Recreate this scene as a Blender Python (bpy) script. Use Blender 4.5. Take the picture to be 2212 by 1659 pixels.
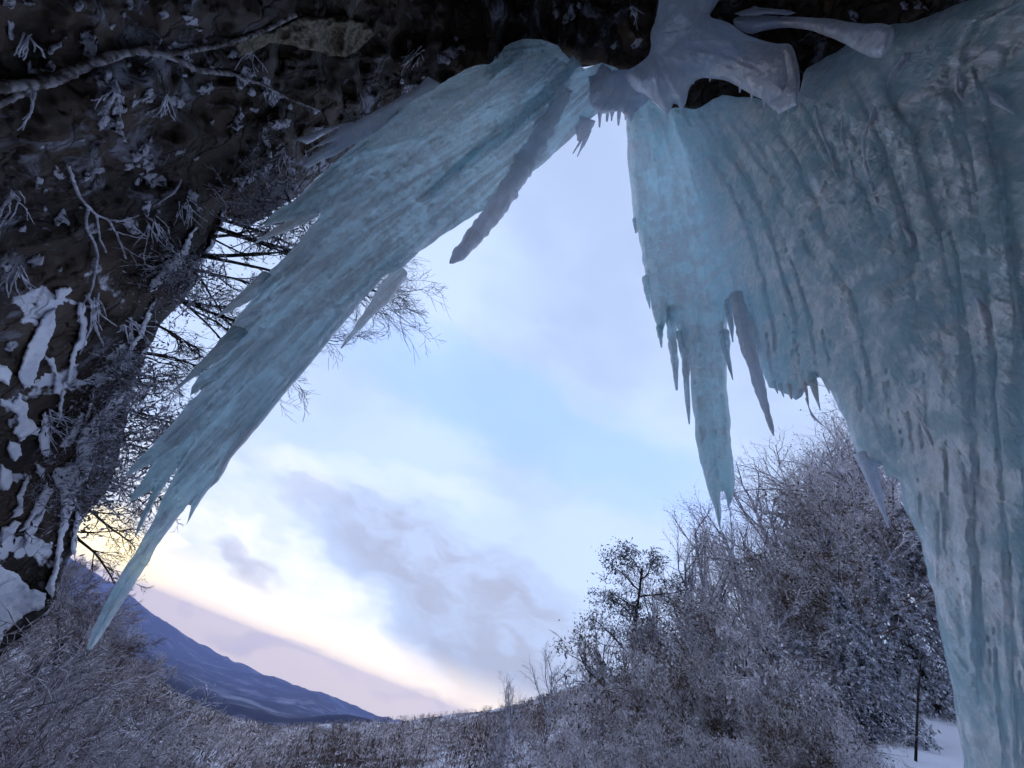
import bpy, math, random
import numpy as np
from mathutils import Matrix, Vector

# ------------------------------------------------------------------ scene, camera, light
scn = bpy.context.scene
for o in list(bpy.data.objects):
    bpy.data.objects.remove(o)
COL = scn.collection
W, H, F = 2212.0, 1659.0, 757.0          # the photograph's frame and focal length in its own units
ZEN = (1400.0, 80.0)                     # where plumb lines meet (the zenith)
R_ = math.radians

def camera_axes():
    zen = np.array([(ZEN[0]-W/2)/F, -(ZEN[1]-H/2)/F, -1.0]); zen /= np.linalg.norm(zen)
    fw = np.array([0, 0, -1.0]); fh = fw - zen*(fw @ zen); fh /= np.linalg.norm(fh)
    return np.array([np.cross(fh, zen), fh, zen])
CAM = camera_axes()
cam = bpy.data.cameras.new('camera')
cam.sensor_width = 36.0
cam.lens = 36.0*F/W
cam.clip_start = 0.02
cam.clip_end = 200000.0
camo = bpy.data.objects.new('camera', cam)
COL.objects.link(camo)
m4 = np.eye(4); m4[:3, :3] = CAM
camo.matrix_world = Matrix(m4.tolist())
scn.camera = camo

SUN_AZ, SUN_EL = -42.0, 1.0
scn.view_settings.view_transform = 'Standard'
scn.view_settings.look = 'None'
scn.view_settings.gamma = 1.0
scn.view_settings.use_curve_mapping = False
scn.view_settings.exposure = 1.18
scn.render.engine = 'CYCLES'
scn.cycles.use_denoising = True
scn.cycles.use_adaptive_sampling = True
scn.cycles.adaptive_threshold = 0.03
scn.cycles.max_bounces = 6
scn.cycles.diffuse_bounces = 3
scn.cycles.transmission_bounces = 8
scn.cycles.volume_bounces = 1
scn.cycles.transparent_max_bounces = 4
scn.cycles.caustics_reflective = False
scn.cycles.caustics_refractive = False

def px_dirs(x, y):
    """unit world directions through photograph positions"""
    x = np.asarray(x, float); y = np.asarray(y, float)
    d = np.stack([(x-W/2)/F, -(y-H/2)/F, -np.ones_like(x)], -1) @ CAM.T
    return d/np.linalg.norm(d, axis=-1, keepdims=True)

def az_el(d):
    return np.degrees(np.arctan2(d[..., 0], d[..., 1])), np.degrees(np.arcsin(np.clip(d[..., 2], -1, 1)))

def az_vec(az, el=0.0):
    a, e = R_(az), R_(el)
    return Vector((math.sin(a)*math.cos(e), math.cos(a)*math.cos(e), math.sin(e)))

# world: physical sky, with high veil, broken cloud and the low warm haze of a winter dusk
world = bpy.data.worlds.new('World'); scn.world = world
world.use_nodes = True
world.cycles.sampling_method = 'NONE'      # an even sky: paths find it unaided
nt = world.node_tree; nt.nodes.clear()
def N(tree, kind, **kw):
    n = tree.nodes.new(kind)
    for k, v in kw.items():
        if k.startswith('i_'):
            n.inputs[k[2:].replace('_', ' ')].default_value = v
        else:
            setattr(n, k, v)
    return n
def L(tree, a, b): tree.links.new(a, b)
def math_(tree, op, a, b=None, c=None, clamp=False):
    n = tree.nodes.new('ShaderNodeMath'); n.operation = op; n.use_clamp = clamp
    for i, v in enumerate((a, b, c)):
        if v is None: continue
        if isinstance(v, (int, float)): n.inputs[i].default_value = v
        else: tree.links.new(v, n.inputs[i])
    return n.outputs[0]
def vmath(tree, op, a, b=None):
    n = tree.nodes.new('ShaderNodeVectorMath'); n.operation = op
    for i, v in enumerate((a, b)):
        if v is None: continue
        if isinstance(v, (tuple, list)): n.inputs[i].default_value = v
        else: tree.links.new(v, n.inputs[i])
    return n.outputs['Value'] if op in ('DOT_PRODUCT', 'LENGTH') else n.outputs[0]
def mixc(tree, fac, a, b):
    n = tree.nodes.new('ShaderNodeMix'); n.data_type = 'RGBA'
    for i, v in ((0, fac), (6, a), (7, b)):
        if isinstance(v, (int, float)): n.inputs[i].default_value = v
        elif isinstance(v, (tuple, list)): n.inputs[i].default_value = (*v[:3], 1)
        else: tree.links.new(v, n.inputs[i])
    return n.outputs[2]
def maprange(tree, v, a, b, c=0.0, d=1.0, smooth=True):
    n = tree.nodes.new('ShaderNodeMapRange'); n.interpolation_type = 'SMOOTHSTEP' if smooth else 'LINEAR'
    tree.links.new(v, n.inputs[0])
    for i, q in enumerate((a, b, c, d)): n.inputs[i+1].default_value = q
    return n.outputs[0]
def noise(tree, vec, scale, detail=4.0, rough=0.55, dist=0.0, out=0):
    n = tree.nodes.new('ShaderNodeTexNoise')
    n.inputs['Scale'].default_value = scale; n.inputs['Detail'].default_value = detail
    n.inputs['Roughness'].default_value = rough; n.inputs['Distortion'].default_value = dist
    if vec is not None: tree.links.new(vec, n.inputs['Vector'])
    return n.outputs[out]

sky = N(nt, 'ShaderNodeTexSky', sky_type='NISHITA', sun_disc=False)
sky.sun_elevation = R_(SUN_EL); sky.sun_rotation = R_(SUN_AZ); sky.altitude = 1200
sky.air_density = 1.0; sky.dust_density = 0.6; sky.ozone_density = 2.5
tc = N(nt, 'ShaderNodeTexCoord')
DIR = tc.outputs['Generated']
sep = N(nt, 'ShaderNodeSeparateXYZ'); L(nt, DIR, sep.inputs[0])
ELV = sep.outputs[2]
WARP = vmath(nt, 'SCALE', vmath(nt, 'SUBTRACT', noise(nt, vmath(nt, 'MULTIPLY', DIR, (1.0, 1.0, 2.0)), 4.5, 3, 0.6, 0, 1), (0.5, 0.5, 0.5)))
WARP.node.inputs['Scale'].default_value = 0.20
DW = vmath(nt, 'ADD', DIR, WARP)
def blob(p0, p1, wpx, soft=1.0):
    """soft cloud bank between two sky positions; wpx = half width"""
    a, b = px_dirs(*p0), px_dirs(*p1)
    c = (a+b); c /= np.linalg.norm(c)
    ax = b-a; ln = np.linalg.norm(ax)/2; ax = ax/np.linalg.norm(ax)
    ay = np.cross(c, ax)
    q = px_dirs(p0[0]+1, p0[1]); wy = wpx*np.linalg.norm(q-a)
    v = vmath(nt, 'SUBTRACT', DW, tuple(c))
    u = vmath(nt, 'DOT_PRODUCT', v, tuple(ax/(ln*1.1+wy)))
    w = vmath(nt, 'DOT_PRODUCT', v, tuple(ay/(wy*1.6)))
    z = vmath(nt, 'DOT_PRODUCT', v, tuple(c/0.45))
    r2 = math_(nt, 'ADD', math_(nt, 'ADD', math_(nt, 'MULTIPLY', u, u), math_(nt, 'MULTIPLY', w, w)), math_(nt, 'MULTIPLY', z, z))
    return maprange(nt, r2, 1.35, 0.1, 0.0, soft)
def combine(parts):
    t = parts[0]
    for p in parts[1:]: t = math_(nt, 'MAXIMUM', t, p)
    return t
K = 10.0                                       # colours are divided by the background strength below
def kc(r, g, b): return (r*K, g*K, b*K)
col = sky.outputs[0]
# thin high veil, broken
flat = vmath(nt, 'MULTIPLY', DW, (1.0, 1.0, 1.6))
veil = maprange(nt, noise(nt, flat, 1.7, 2, 0.5), 0.36, 0.68, 0.72, 0.97)
col = mixc(nt, veil, col, kc(0.305, 0.385, 0.57))
col = mixc(nt, blob((780, 740), (1560, 1100), 80, 0.75), col, kc(0.20, 0.31, 0.62))
bright = combine([blob((280, 1080), (820, 1420), 110), blob((600, 990), (680, 1060), 60, 0.5), blob((330, 960), (600, 1130), 90, 0.5),
                  blob((700, 1390), (1010, 1535), 50, 0.95), blob((480, 930), (1050, 1090), 45, 0.22)])
CN = noise(nt, vmath(nt, 'MULTIPLY', DW, (1.0, 1.0, 2.6)), 5.0, 4, 0.58)
bright = math_(nt, 'MULTIPLY', bright, maprange(nt, CN, 0.25, 0.62, 0.40, 1.0))
col = mixc(nt, bright, col, kc(0.52, 0.53, 0.59))
grey = combine([blob((720, 1100), (1250, 1400), 75, 0.95), blob((930, 1230), (1200, 1450), 90, 0.95), blob((890, 1400), (1120, 1500), 34, 0.85),
                blob((480, 1190), (590, 1240), 22, 0.7), blob((640, 1060), (760, 1130), 40, 0.5)])
grey = math_(nt, 'MULTIPLY', grey, maprange(nt, CN, 0.66, 0.40, 0.45, 1.0))
col = mixc(nt, math_(nt, 'MULTIPLY', grey, 0.85), col, kc(0.205, 0.22, 0.29))
warm = maprange(nt, math_(nt, 'ADD', ELV, math_(nt, 'MULTIPLY', CN, 0.03)), 0.11, 0.01, 0.0, 0.9)
col = mixc(nt, warm, col, kc(0.78, 0.64, 0.48))
small = combine([blob((490, 1340), (670, 1405), 13, 0.8), blob((680, 1420), (770, 1455), 10, 0.7), blob((810, 1465), (950, 1520), 13, 0.8),
                blob((410, 1300), (445, 1310), 6, 0.8), blob((960, 1480), (1030, 1500), 14, 0.8), blob((300, 1240), (345, 1262), 8, 0.6)])
col = mixc(nt, math_(nt, 'MULTIPLY', small, maprange(nt, CN, 0.66, 0.36, 0.05, 0.42)), col, kc(0.26, 0.27, 0.36))
glow = blob((130, 1110), (330, 1235), 60, 0.85)
col = mixc(nt, glow, col, kc(0.95, 0.80, 0.46))
bg = N(nt, 'ShaderNodeBackground'); bg.inputs[1].default_value = 0.10
L(nt, col, bg.inputs[0])
wo = N(nt, 'ShaderNodeOutputWorld'); L(nt, bg.outputs[0], wo.inputs[0])

sun = bpy.data.lights.new('sun', 'SUN'); sun.energy = 0.12; sun.angle = R_(1.0); sun.color = (1.0, 0.72, 0.42)
suno = bpy.data.objects.new('sun', sun); COL.objects.link(suno)
suno.rotation_euler = (-az_vec(SUN_AZ, SUN_EL)).to_track_quat('-Z', 'Y').to_euler()

# ------------------------------------------------------------------ helpers
def tag(o, label=None, cat=None, group=None, kind=None):
    if label: o['label'] = label
    if cat: o['category'] = cat
    if group: o['group'] = group
    if kind: o['kind'] = kind
    return o
def make(name, v, f, mat, parent=None, smooth=True, attrs=None):
    me = bpy.data.meshes.new(name)
    v = np.asarray(v, np.float32)
    if isinstance(f, np.ndarray):
        n = len(f); k = f.shape[1]
        me.vertices.add(len(v)); me.vertices.foreach_set('co', v.ravel())
        me.loops.add(n*k); me.loops.foreach_set('vertex_index', f.astype(np.int32).ravel())
        me.polygons.add(n); me.polygons.foreach_set('loop_start', np.arange(0, n*k, k, dtype=np.int32))
        me.update(calc_edges=True)
    else:
        me.from_pydata(v.tolist(), [], f); me.update()
    if smooth: me.polygons.foreach_set('use_smooth', np.ones(len(me.polygons), bool))
    for k_, a in (attrs or {}).items():
        t = me.attributes.new(k_, 'FLOAT_VECTOR' if a.ndim == 2 else 'FLOAT', 'POINT')
        t.data.foreach_set('vector' if a.ndim == 2 else 'value', np.asarray(a, np.float32).ravel())
    me.materials.append(mat)
    o = bpy.data.objects.new(name, me); COL.objects.link(o)
    if parent: o.parent = parent
    return o
def empty(name, loc=(0, 0, 0)):
    o = bpy.data.objects.new(name, None); COL.objects.link(o); o.location = loc
    o.empty_display_size = 0.2
    return o
def copy_tree(o, parent=None):
    c = o.copy(); COL.objects.link(c)
    if parent: c.parent = parent
    for ch in o.children: copy_tree(ch, c)
    return c

# vectorised value noise
_rs = np.random.RandomState(7)
_T = _rs.rand(65536).astype(np.float32)
def vnoise(p):
    i = np.floor(p).astype(np.int64); f = p-i; f = f*f*f*(f*(f*6-15)+10)
    def h(a, b, c):
        n = (a*73856093) ^ (b*19349663) ^ (c*83492791)
        n = (n ^ (n >> 13))*1274126177
        return _T[(n ^ (n >> 16)) & 65535]
    x, y, z = i[..., 0], i[..., 1], i[..., 2]
    fx, fy, fz = f[..., 0], f[..., 1], f[..., 2]
    def lx(b, c): return h(x, b, c)*(1-fx)+h(x+1, b, c)*fx
    a = lx(y, z)*(1-fy)+lx(y+1, z)*fy
    b = lx(y, z+1)*(1-fy)+lx(y+1, z+1)*fy
    return a*(1-fz)+b*fz
def fbm(p, octv=4, gain=0.5, lac=2.03):
    p = np.asarray(p, float); s = 0; a = 1; t = 0
    for k in range(octv):
        s = s+a*vnoise(p+17.3*k); t += a; a *= gain; p = p*lac
    return s/t
def ridged(p, octv=4, gain=0.5):
    p = np.asarray(p, float); s = 0; a = 1; t = 0
    for k in range(octv):
        s = s+a*(1-np.abs(2*vnoise(p+11.7*k)-1)); t += a; a *= gain; p = p*2.03
    return s/t
def v3(a, b, c=0.0):
    a, b = np.broadcast_arrays(np.asarray(a, float), np.asarray(b, float))
    return np.stack([a, b, np.broadcast_to(np.asarray(c, float), a.shape)], -1)

def poly_field(poly, x, y):
    """signed distance (inside positive) and nearest boundary point"""
    P = np.asarray(poly, float); Q = np.roll(P, -1, 0)
    best = np.full(x.shape, 1e18); nx = x.copy(); ny = y.copy(); ins = np.zeros(x.shape, bool)
    for (ax, ay), (bx, by) in zip(P, Q):
        dx, dy = bx-ax, by-ay
        t = np.clip(((x-ax)*dx+(y-ay)*dy)/(dx*dx+dy*dy+1e-9), 0, 1)
        qx, qy = ax+t*dx, ay+t*dy
        d = (x-qx)**2+(y-qy)**2
        m = d < best
        best[m] = d[m]; nx[m] = qx[m]; ny[m] = qy[m]
        c = ((ay > y) != (by > y))
        with np.errstate(divide='ignore', invalid='ignore'):
            xi = (bx-ax)*(y-ay)/(by-ay+1e-12)+ax
        ins ^= c & (x < xi)
    d = np.sqrt(best)
    return np.where(ins, d, -d), nx, ny
def rough_poly(poly, step=14, amp=4, seed=0, size=38.0):
    """subdivide an outline and make it uneven"""
    P = np.asarray(poly, float); out = []
    for a, b in zip(P, np.roll(P, -1, 0)):
        n = max(1, int(np.linalg.norm(b-a)/step))
        for k in range(n): out.append(a+(b-a)*k/n)
    out = np.array(out)
    q = np.stack([out[:, 0]/size+seed*7.1, out[:, 1]/size, np.full(len(out), seed*3.3)], -1)
    out[:, 0] += (fbm(q, 3)-0.5)*2*amp*2; out[:, 1] += (fbm(q+91, 3)-0.5)*2*amp*2
    return out
def chaikin(poly, n=2):
    P = np.asarray(poly, float)
    for _ in range(n):
        Q = np.roll(P, -1, 0); P = np.stack([0.75*P+0.25*Q, 0.25*P+0.75*Q], 1).reshape(-1, 2)
    return P
def slab(poly, depth, T, w, step=5, disp=None, dback=None, relief=None):
    """a body with the given outline, real distance and thickness. depth(dirs)->distance; T metres half thickness; w rounding width"""
    P = np.asarray(poly, float)
    x0, y0 = P.min(0)-2*step; x1, y1 = P.max(0)+2*step
    xs = np.arange(x0, x1+step, step); ys = np.arange(y0, y1+step, step)
    X, Y = np.meshgrid(xs, ys)
    sd, nx, ny = poly_field(P, X, Y)
    inc = (sd[:-1, :-1] > 0) | (sd[1:, :-1] > 0) | (sd[:-1, 1:] > 0) | (sd[1:, 1:] > 0)
    used = np.zeros(X.shape, bool)
    for a, b in ((0, 0), (1, 0), (0, 1), (1, 1)):
        used[a:a+inc.shape[0], b:b+inc.shape[1]] |= inc
    out = sd <= 0
    X = np.where(out, nx, X); Y = np.where(out, ny, Y)
    d = np.clip(sd, 0, None)
    x, y, dd, oo = X[used], Y[used], d[used], out[used]
    dirs = px_dirs(x, y)
    D = depth(dirs)
    prof = np.sqrt(np.clip(1-(1-np.clip(dd/w, 0, 1))**2, 0, 1))
    front = D-T*prof
    back = D+(T if dback is None else dback)*prof
    if disp is not None: front = front-disp(dirs, D, x, y)*np.clip(dd/(0.5*w), 0, 1)
    if relief is not None: front = front-relief(x, y, D)*np.clip(dd/9.0, 0, 1)
    vf = dirs*front[:, None]
    n1 = len(x)
    inn = ~oo
    vb = dirs[inn]*np.maximum(back, front+0.01)[inn][:, None]
    idf = np.full(used.shape, -1); idf[used] = np.arange(n1)
    ib = np.arange(n1); ib[inn] = n1+np.arange(inn.sum())
    idb = np.full(used.shape, -1); idb[used] = ib
    J, I = np.nonzero(inc)
    ff = np.stack([idf[J, I], idf[J+1, I], idf[J+1, I+1], idf[J, I+1]], -1)
    fb = np.stack([idb[J, I], idb[J, I+1], idb[J+1, I+1], idb[J+1, I]], -1)
    same = (ff[:, 0] == fb[:, 0]) & (ff[:, 1] == fb[:, 3]) & (ff[:, 2] == fb[:, 2])
    f = np.concatenate([ff, fb[~same]])
    v = np.concatenate([vf, vb])
    return v, f

def tube(pts, rad, sides=6, cap=True):
    pts = np.asarray(pts, float); rad = np.broadcast_to(np.asarray(rad, float), (len(pts),))
    t = np.gradient(pts, axis=0); t /= np.linalg.norm(t, axis=1, keepdims=True)+1e-12
    ref = np.array([0.31, 0.87, 0.38]) if abs(t[0] @ np.array([0.31, 0.87, 0.38])) < 0.9 else np.array([0.9, -0.1, 0.4])
    a = np.cross(t, ref); a /= np.linalg.norm(a, axis=1, keepdims=True)+1e-12
    b = np.cross(t, a)
    th = np.arange(sides)*2*np.pi/sides
    v = pts[:, None]+rad[:, None, None]*(np.cos(th)[None, :, None]*a[:, None]+np.sin(th)[None, :, None]*b[:, None])
    n = len(pts)
    i = np.arange(n-1)[:, None]*sides; k = np.arange(sides)[None]
    k2 = (k+1) % sides
    f = np.stack([i+k, i+k2, i+sides+k2, i+sides+k], -1).reshape(-1, 4)
    return v.reshape(-1, 3), f
class Bag:
    def __init__(s): s.v = []; s.f = []; s.n = 0
    def add(s, v, f):
        v = np.asarray(v, float); f = np.asarray(f)
        if f.shape[1] == 3: f = np.concatenate([f, f[:, 2:]], 1)
        s.v.append(v); s.f.append(f+s.n); s.n += len(v)
    def get(s): return np.concatenate(s.v), np.concatenate(s.f)
    def make(s, name, mat, parent=None, smooth=True):
        v, f = s.get()
        tri = f[:, 2] == f[:, 3]
        if tri.any():
            faces = f[~tri].tolist()+f[tri][:, :3].tolist()
            return make(name, v, faces, mat, parent, smooth)
        return make(name, v, f, mat, parent, smooth)

# ------------------------------------------------------------------ materials
def new_mat(name):
    m = bpy.data.materials.new(name); m.use_nodes = True
    m.node_tree.nodes.clear()
    return m, m.node_tree
def finish(t, sh): 
    o = N(t, 'ShaderNodeOutputMaterial'); L(t, sh, o.inputs[0])
def bump(t, h, strength, dist):
    b = N(t, 'ShaderNodeBump'); b.inputs['Strength'].default_value = strength; b.inputs['Distance'].default_value = dist
    L(t, h, b.inputs['Height']); return b.outputs[0]
def prin(t, colr, rough=0.7, normal=None, spec=0.3):
    p = N(t, 'ShaderNodeBsdfPrincipled')
    if isinstance(colr, (tuple, list)): p.inputs['Base Color'].default_value = (*colr, 1)
    else: L(t, colr, p.inputs['Base Color'])
    if isinstance(rough, (int, float)): p.inputs['Roughness'].default_value = rough
    else: L(t, rough, p.inputs['Roughness'])
    p.inputs['Specular IOR Level'].default_value = spec
    if normal is not None: L(t, normal, p.inputs['Normal'])
    return p
def objco(t): return N(t, 'ShaderNodeTexCoord').outputs['Object']

def ice_material(name, clear, milky, trans=0.55, streak=(9.0, 9.0, 0.7), seed=0.0, glass=0.22, sw=0.62):
    m, t = new_mat(name)
    co = objco(t)
    sx = N(t, 'ShaderNodeSeparateXYZ'); L(t, co, sx.inputs[0])
    cb = N(t, 'ShaderNodeCombineXYZ')                 # streaks run down the ice, side by side round the cave mouth
    L(t, math_(t, 'MULTIPLY', math_(t, 'ARCTAN2', sx.outputs[0], sx.outputs[1]), streak[0]*4.0), cb.inputs[0])
    L(t, math_(t, 'MULTIPLY', sx.outputs[2], streak[2]), cb.inputs[1]); cb.inputs[2].default_value = seed
    s1 = noise(t, cb.outputs[0], 1.0, 4, 0.65, 0.5)
    s2 = noise(t, co, 2.2, 3, 0.65, 0.6)
    s3 = noise(t, co, 11.0, 3, 0.7)
    mixn = math_(t, 'ADD', math_(t, 'ADD', math_(t, 'MULTIPLY', s1, sw), math_(t, 'MULTIPLY', s2, (1-sw)*0.55)), math_(t, 'MULTIPLY', s3, (1-sw)*0.45))
    fac = maprange(t, mixn, 0.40, 0.60)
    c = mixc(t, fac, clear, milky)
    nrm = bump(t, math_(t, 'ADD', math_(t, 'MULTIPLY', s1, 1.9*sw), math_(t, 'ADD', math_(t, 'MULTIPLY', s3, 0.3), math_(t, 'MULTIPLY', s2, 0.5))), 0.9, 0.10)
    p = prin(t, c, maprange(t, s3, 0.3, 0.7, 0.06, 0.36), nrm, 0.8); p.inputs['IOR'].default_value = 1.31
    tr = N(t, 'ShaderNodeBsdfTranslucent'); L(t, c, tr.inputs[0]); L(t, nrm, tr.inputs[1])
    at = N(t, 'ShaderNodeAttribute'); at.attribute_name = 'vein_foot_light'
    mx = N(t, 'ShaderNodeMixShader'); L(t, math_(t, 'MULTIPLY', maprange(t, fac, 0.0, 1.0, min(0.9, trans+0.15), trans-0.15), maprange(t, at.outputs['Fac'], 0.0, 1.0, 1.0, 0.35, False)), mx.inputs[0])
    L(t, p.outputs[0], mx.inputs[1]); L(t, tr.outputs[0], mx.inputs[2])
    gl = N(t, 'ShaderNodeBsdfTransparent'); L(t, c, gl.inputs[0])
    L(t, mixc(t, math_(t, 'MULTIPLY', at.outputs['Fac'], 0.8), c, (0.86, 0.93, 1.0)), p.inputs['Base Color'])
    mg = N(t, 'ShaderNodeMixShader')
    L(t, math_(t, 'MULTIPLY', maprange(t, fac, 0.0, 1.0, glass*2.0, 0.0), math_(t, 'SUBTRACT', 1.0, at.outputs['Fac'])), mg.inputs[0])
    L(t, mx.outputs[0], mg.inputs[1]); L(t, gl.outputs[0], mg.inputs[2])
    finish(t, mg.outputs[0]); return m
ICE = ice_material('clear_blue_ice', (0.72, 0.88, 0.92), (0.93, 0.98, 1.0), 0.60, (10, 10, 0.22), 0.0, 0.17, 0.38)
ICE_TEAL = ice_material('teal_sheet_ice', (0.70, 0.90, 0.94), (0.93, 0.98, 1.0), 0.62, (5, 5, 0.6), 3.0, 0.05, 0.16)
ICE_MILK = ice_material('milky_ice', (0.82, 0.88, 0.98), (0.94, 0.96, 1.0), 0.48, (4, 4, 1.2), 5.0, 0.0, 0.12)
ICE_DARK = ice_material('violet_grey_ice', (0.82, 0.86, 0.92), (0.96, 0.97, 0.99), 0.60, (6, 6, 1.0), 8.0, 0.0, 0.3)
ICE_SPIKE = ice_material('glassy_spike_ice', (0.82, 0.91, 0.93), (0.98, 0.985, 0.99), 0.60, (12, 12, 0.5), 2.0, 0.16, 0.5)

def rock_material():
    m, t = new_mat('wet_dark_rock')
    co = objco(t)
    n1 = noise(t, co, 0.9, 3, 0.6, 0.4); n2 = noise(t, co, 6.0, 4, 0.65)
    vor = N(t, 'ShaderNodeTexVoronoi'); vor.feature = 'DISTANCE_TO_EDGE'; vor.inputs['Scale'].default_value = 1.6
    L(t, vmath(t, 'ADD', co, noise(t, co, 2.0, 3, 0.5, 0, 1)), vor.inputs[0])
    c = mixc(t, maprange(t, n1, 0.35, 0.65), (0.020, 0.015, 0.012), (0.075, 0.052, 0.038))
    c = mixc(t, maprange(t, n2, 0.50, 0.72, 0, 0.8), c, (0.105, 0.088, 0.078))
    fr = noise(t, co, 2.6, 6, 0.70, 0.8)
    big = noise(t, co, 0.55, 2, 0.5)
    fm = maprange(t, math_(t, 'ADD', fr, math_(t, 'MULTIPLY', big, 0.55)), 0.82, 0.94, 0.0, 0.80)
    c = mixc(t, fm, c, (0.24, 0.24, 0.28))
    sna = N(t, 'ShaderNodeAttribute'); sna.attribute_name = 'snow'
    c = mixc(t, maprange(t, math_(t, 'ADD', sna.outputs['Fac'], math_(t, 'MULTIPLY', math_(t, 'SUBTRACT', n2, 0.5), 0.8)), 0.35, 0.6), c, (0.74, 0.75, 0.82))
    h = math_(t, 'ADD', math_(t, 'ADD', math_(t, 'MULTIPLY', n2, 0.5), maprange(t, vor.outputs['Distance'], 0.0, 0.12)), math_(t, 'MULTIPLY', fm, 0.4))
    finish(t, prin(t, c, 0.75, bump(t, h, 0.9, 0.06), 0.25).outputs[0]); return m
ROCK = rock_material()
def simple(name, c1, c2, scale, rough=0.85, bmp=0.4, dist=0.02, lo=0.4, hi=0.6, spec=0.2):
    m, t = new_mat(name); co = objco(t)
    n = noise(t, co, scale, 6, 0.62)
    c = mixc(t, maprange(t, n, lo, hi), c1, c2)
    finish(t, prin(t, c, rough, bump(t, n, bmp, dist), spec).outputs[0]); return m
SNOW = simple('crusted_snow', (0.66, 0.68, 0.76), (0.82, 0.83, 0.88), 3.0, 0.8, 0.5, 0.05)
FROST = simple('rime_frost', (0.03, 0.025, 0.025), (0.46, 0.46, 0.52), 13.0, 0.9, 0.8, 0.03, 0.38, 0.56)
ROOT = simple('frosted_root', (0.10, 0.085, 0.075), (0.40, 0.38, 0.40), 14.0, 0.9, 0.5, 0.01)
TWIGW = simple('white_frosted_twig', (0.30, 0.29, 0.33), (0.66, 0.66, 0.74), 10.0, 0.9, 0.4, 0.01)
BARK = simple('dark_bark', (0.020, 0.016, 0.014), (0.060, 0.050, 0.045), 12.0, 0.9, 0.5, 0.01)
MOSS = simple('dry_moss', (0.09, 0.075, 0.05), (0.22, 0.19, 0.14), 16.0, 0.95, 0.9, 0.03)
def frosted(name, dark, frost, lo, hi, scale=2.5):
    """rime on the upper and outer sides of twigs: colour of the thing itself, uneven"""
    m, t = new_mat(name)
    co = objco(t)
    oi = N(t, 'ShaderNodeObjectInfo'); co = vmath(t, 'ADD', co, vmath(t, 'MULTIPLY', oi.outputs['Location'], (3.1, 3.1, 3.1)))
    n = noise(t, co, scale, 3, 0.65)
    n2 = noise(t, co, scale*7, 2, 0.6)
    k = math_(t, 'ADD', math_(t, 'MULTIPLY', n, 0.6), math_(t, 'MULTIPLY', n2, 0.4))
    c = mixc(t, maprange(t, k, lo, hi), dark, frost)
    p = prin(t, c, 0.9, None, 0.15)
    finish(t, p.outputs[0]); return m
FR_TWIG = frosted('rimed_twigs', (0.16, 0.115, 0.10), (0.86, 0.82, 0.86), 0.38, 0.58, 1.6)
FR_LEAF = frosted('rimed_withered_leaves', (0.11, 0.07, 0.04), (0.76, 0.73, 0.75), 0.46, 0.60, 2.0)
FR_DARK = frosted('rimed_dark_twigs', (0.07, 0.055, 0.055), (0.60, 0.60, 0.68), 0.40, 0.62)
NEEDLE = frosted('dark_needles', (0.045, 0.05, 0.045), (0.62, 0.63, 0.68), 0.42, 0.60, 3.0)
SHRUB = frosted('purple_brown_shrub_twigs', (0.15, 0.10, 0.09), (0.78, 0.72, 0.77), 0.38, 0.62, 3.0)

def ground_material():
    m, t = new_mat('winter_ground'); co = objco(t)
    g = N(t, 'ShaderNodeNewGeometry')
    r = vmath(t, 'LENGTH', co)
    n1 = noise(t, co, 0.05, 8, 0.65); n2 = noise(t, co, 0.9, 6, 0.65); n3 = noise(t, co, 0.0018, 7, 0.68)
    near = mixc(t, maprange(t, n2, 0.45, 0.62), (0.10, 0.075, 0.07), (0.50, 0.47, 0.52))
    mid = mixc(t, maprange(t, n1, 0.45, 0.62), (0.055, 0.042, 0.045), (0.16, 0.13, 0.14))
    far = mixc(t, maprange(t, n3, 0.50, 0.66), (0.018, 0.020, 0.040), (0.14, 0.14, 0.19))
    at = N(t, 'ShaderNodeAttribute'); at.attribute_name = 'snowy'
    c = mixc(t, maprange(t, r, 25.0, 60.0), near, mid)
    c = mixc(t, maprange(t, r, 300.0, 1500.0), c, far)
    c = mixc(t, at.outputs['Fac'], c, (0.74, 0.74, 0.80))
    finish(t, prin(t, c, 0.9, bump(t, n2, 0.5, 0.1), 0.1).outputs[0]); return m
GROUND = ground_material()

# ------------------------------------------------------------------ distances
def smin(a, b, k=6.0):
    return -np.log(np.exp(-k*np.log(a))+np.exp(-k*np.log(b)))/k
def smin_log(a, b, k=6.0):
    return (a**-k+b**-k)**(-1.0/k)
def polar_depth(azs, rs, top):
    azs = np.asarray(azs, float); rs = np.asarray(rs, float)
    def fn(d):
        az, el = az_el(d)
        r = np.interp(az, azs, rs)
        ce = np.maximum(np.cos(np.radians(el)), 0.02); se = np.maximum(np.sin(np.radians(el)), 0.02)
        t = top(d) if callable(top) else top
        return smin_log(r/ce, t/se, 6.0)
    return fn
CEIL = 9.0
D_ICE = polar_depth([-180, -75, -62, -50, -36, -25, 0, 10, 30, 45, 58, 70, 90, 120, 180],
                    [3.2, 3.6, 3.6, 3.5, 3.1, 3.0, 3.0, 3.0, 3.2, 3.3, 2.9, 2.5, 2.3, 2.6, 2.6], CEIL)
D_ROCK0 = polar_depth([-180, -120, -100, -77, -66, -57, -51, -45, -37, -28, 0, 40, 70, 90, 120, 180],
                      [4.0, 4.0, 4.0, 4.6, 5.4, 6.2, 7.2, 8.8, 11.0, 12.0, 8, 5, 4.5, 3.8, 4.2, 4.2], 9.5)
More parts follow.
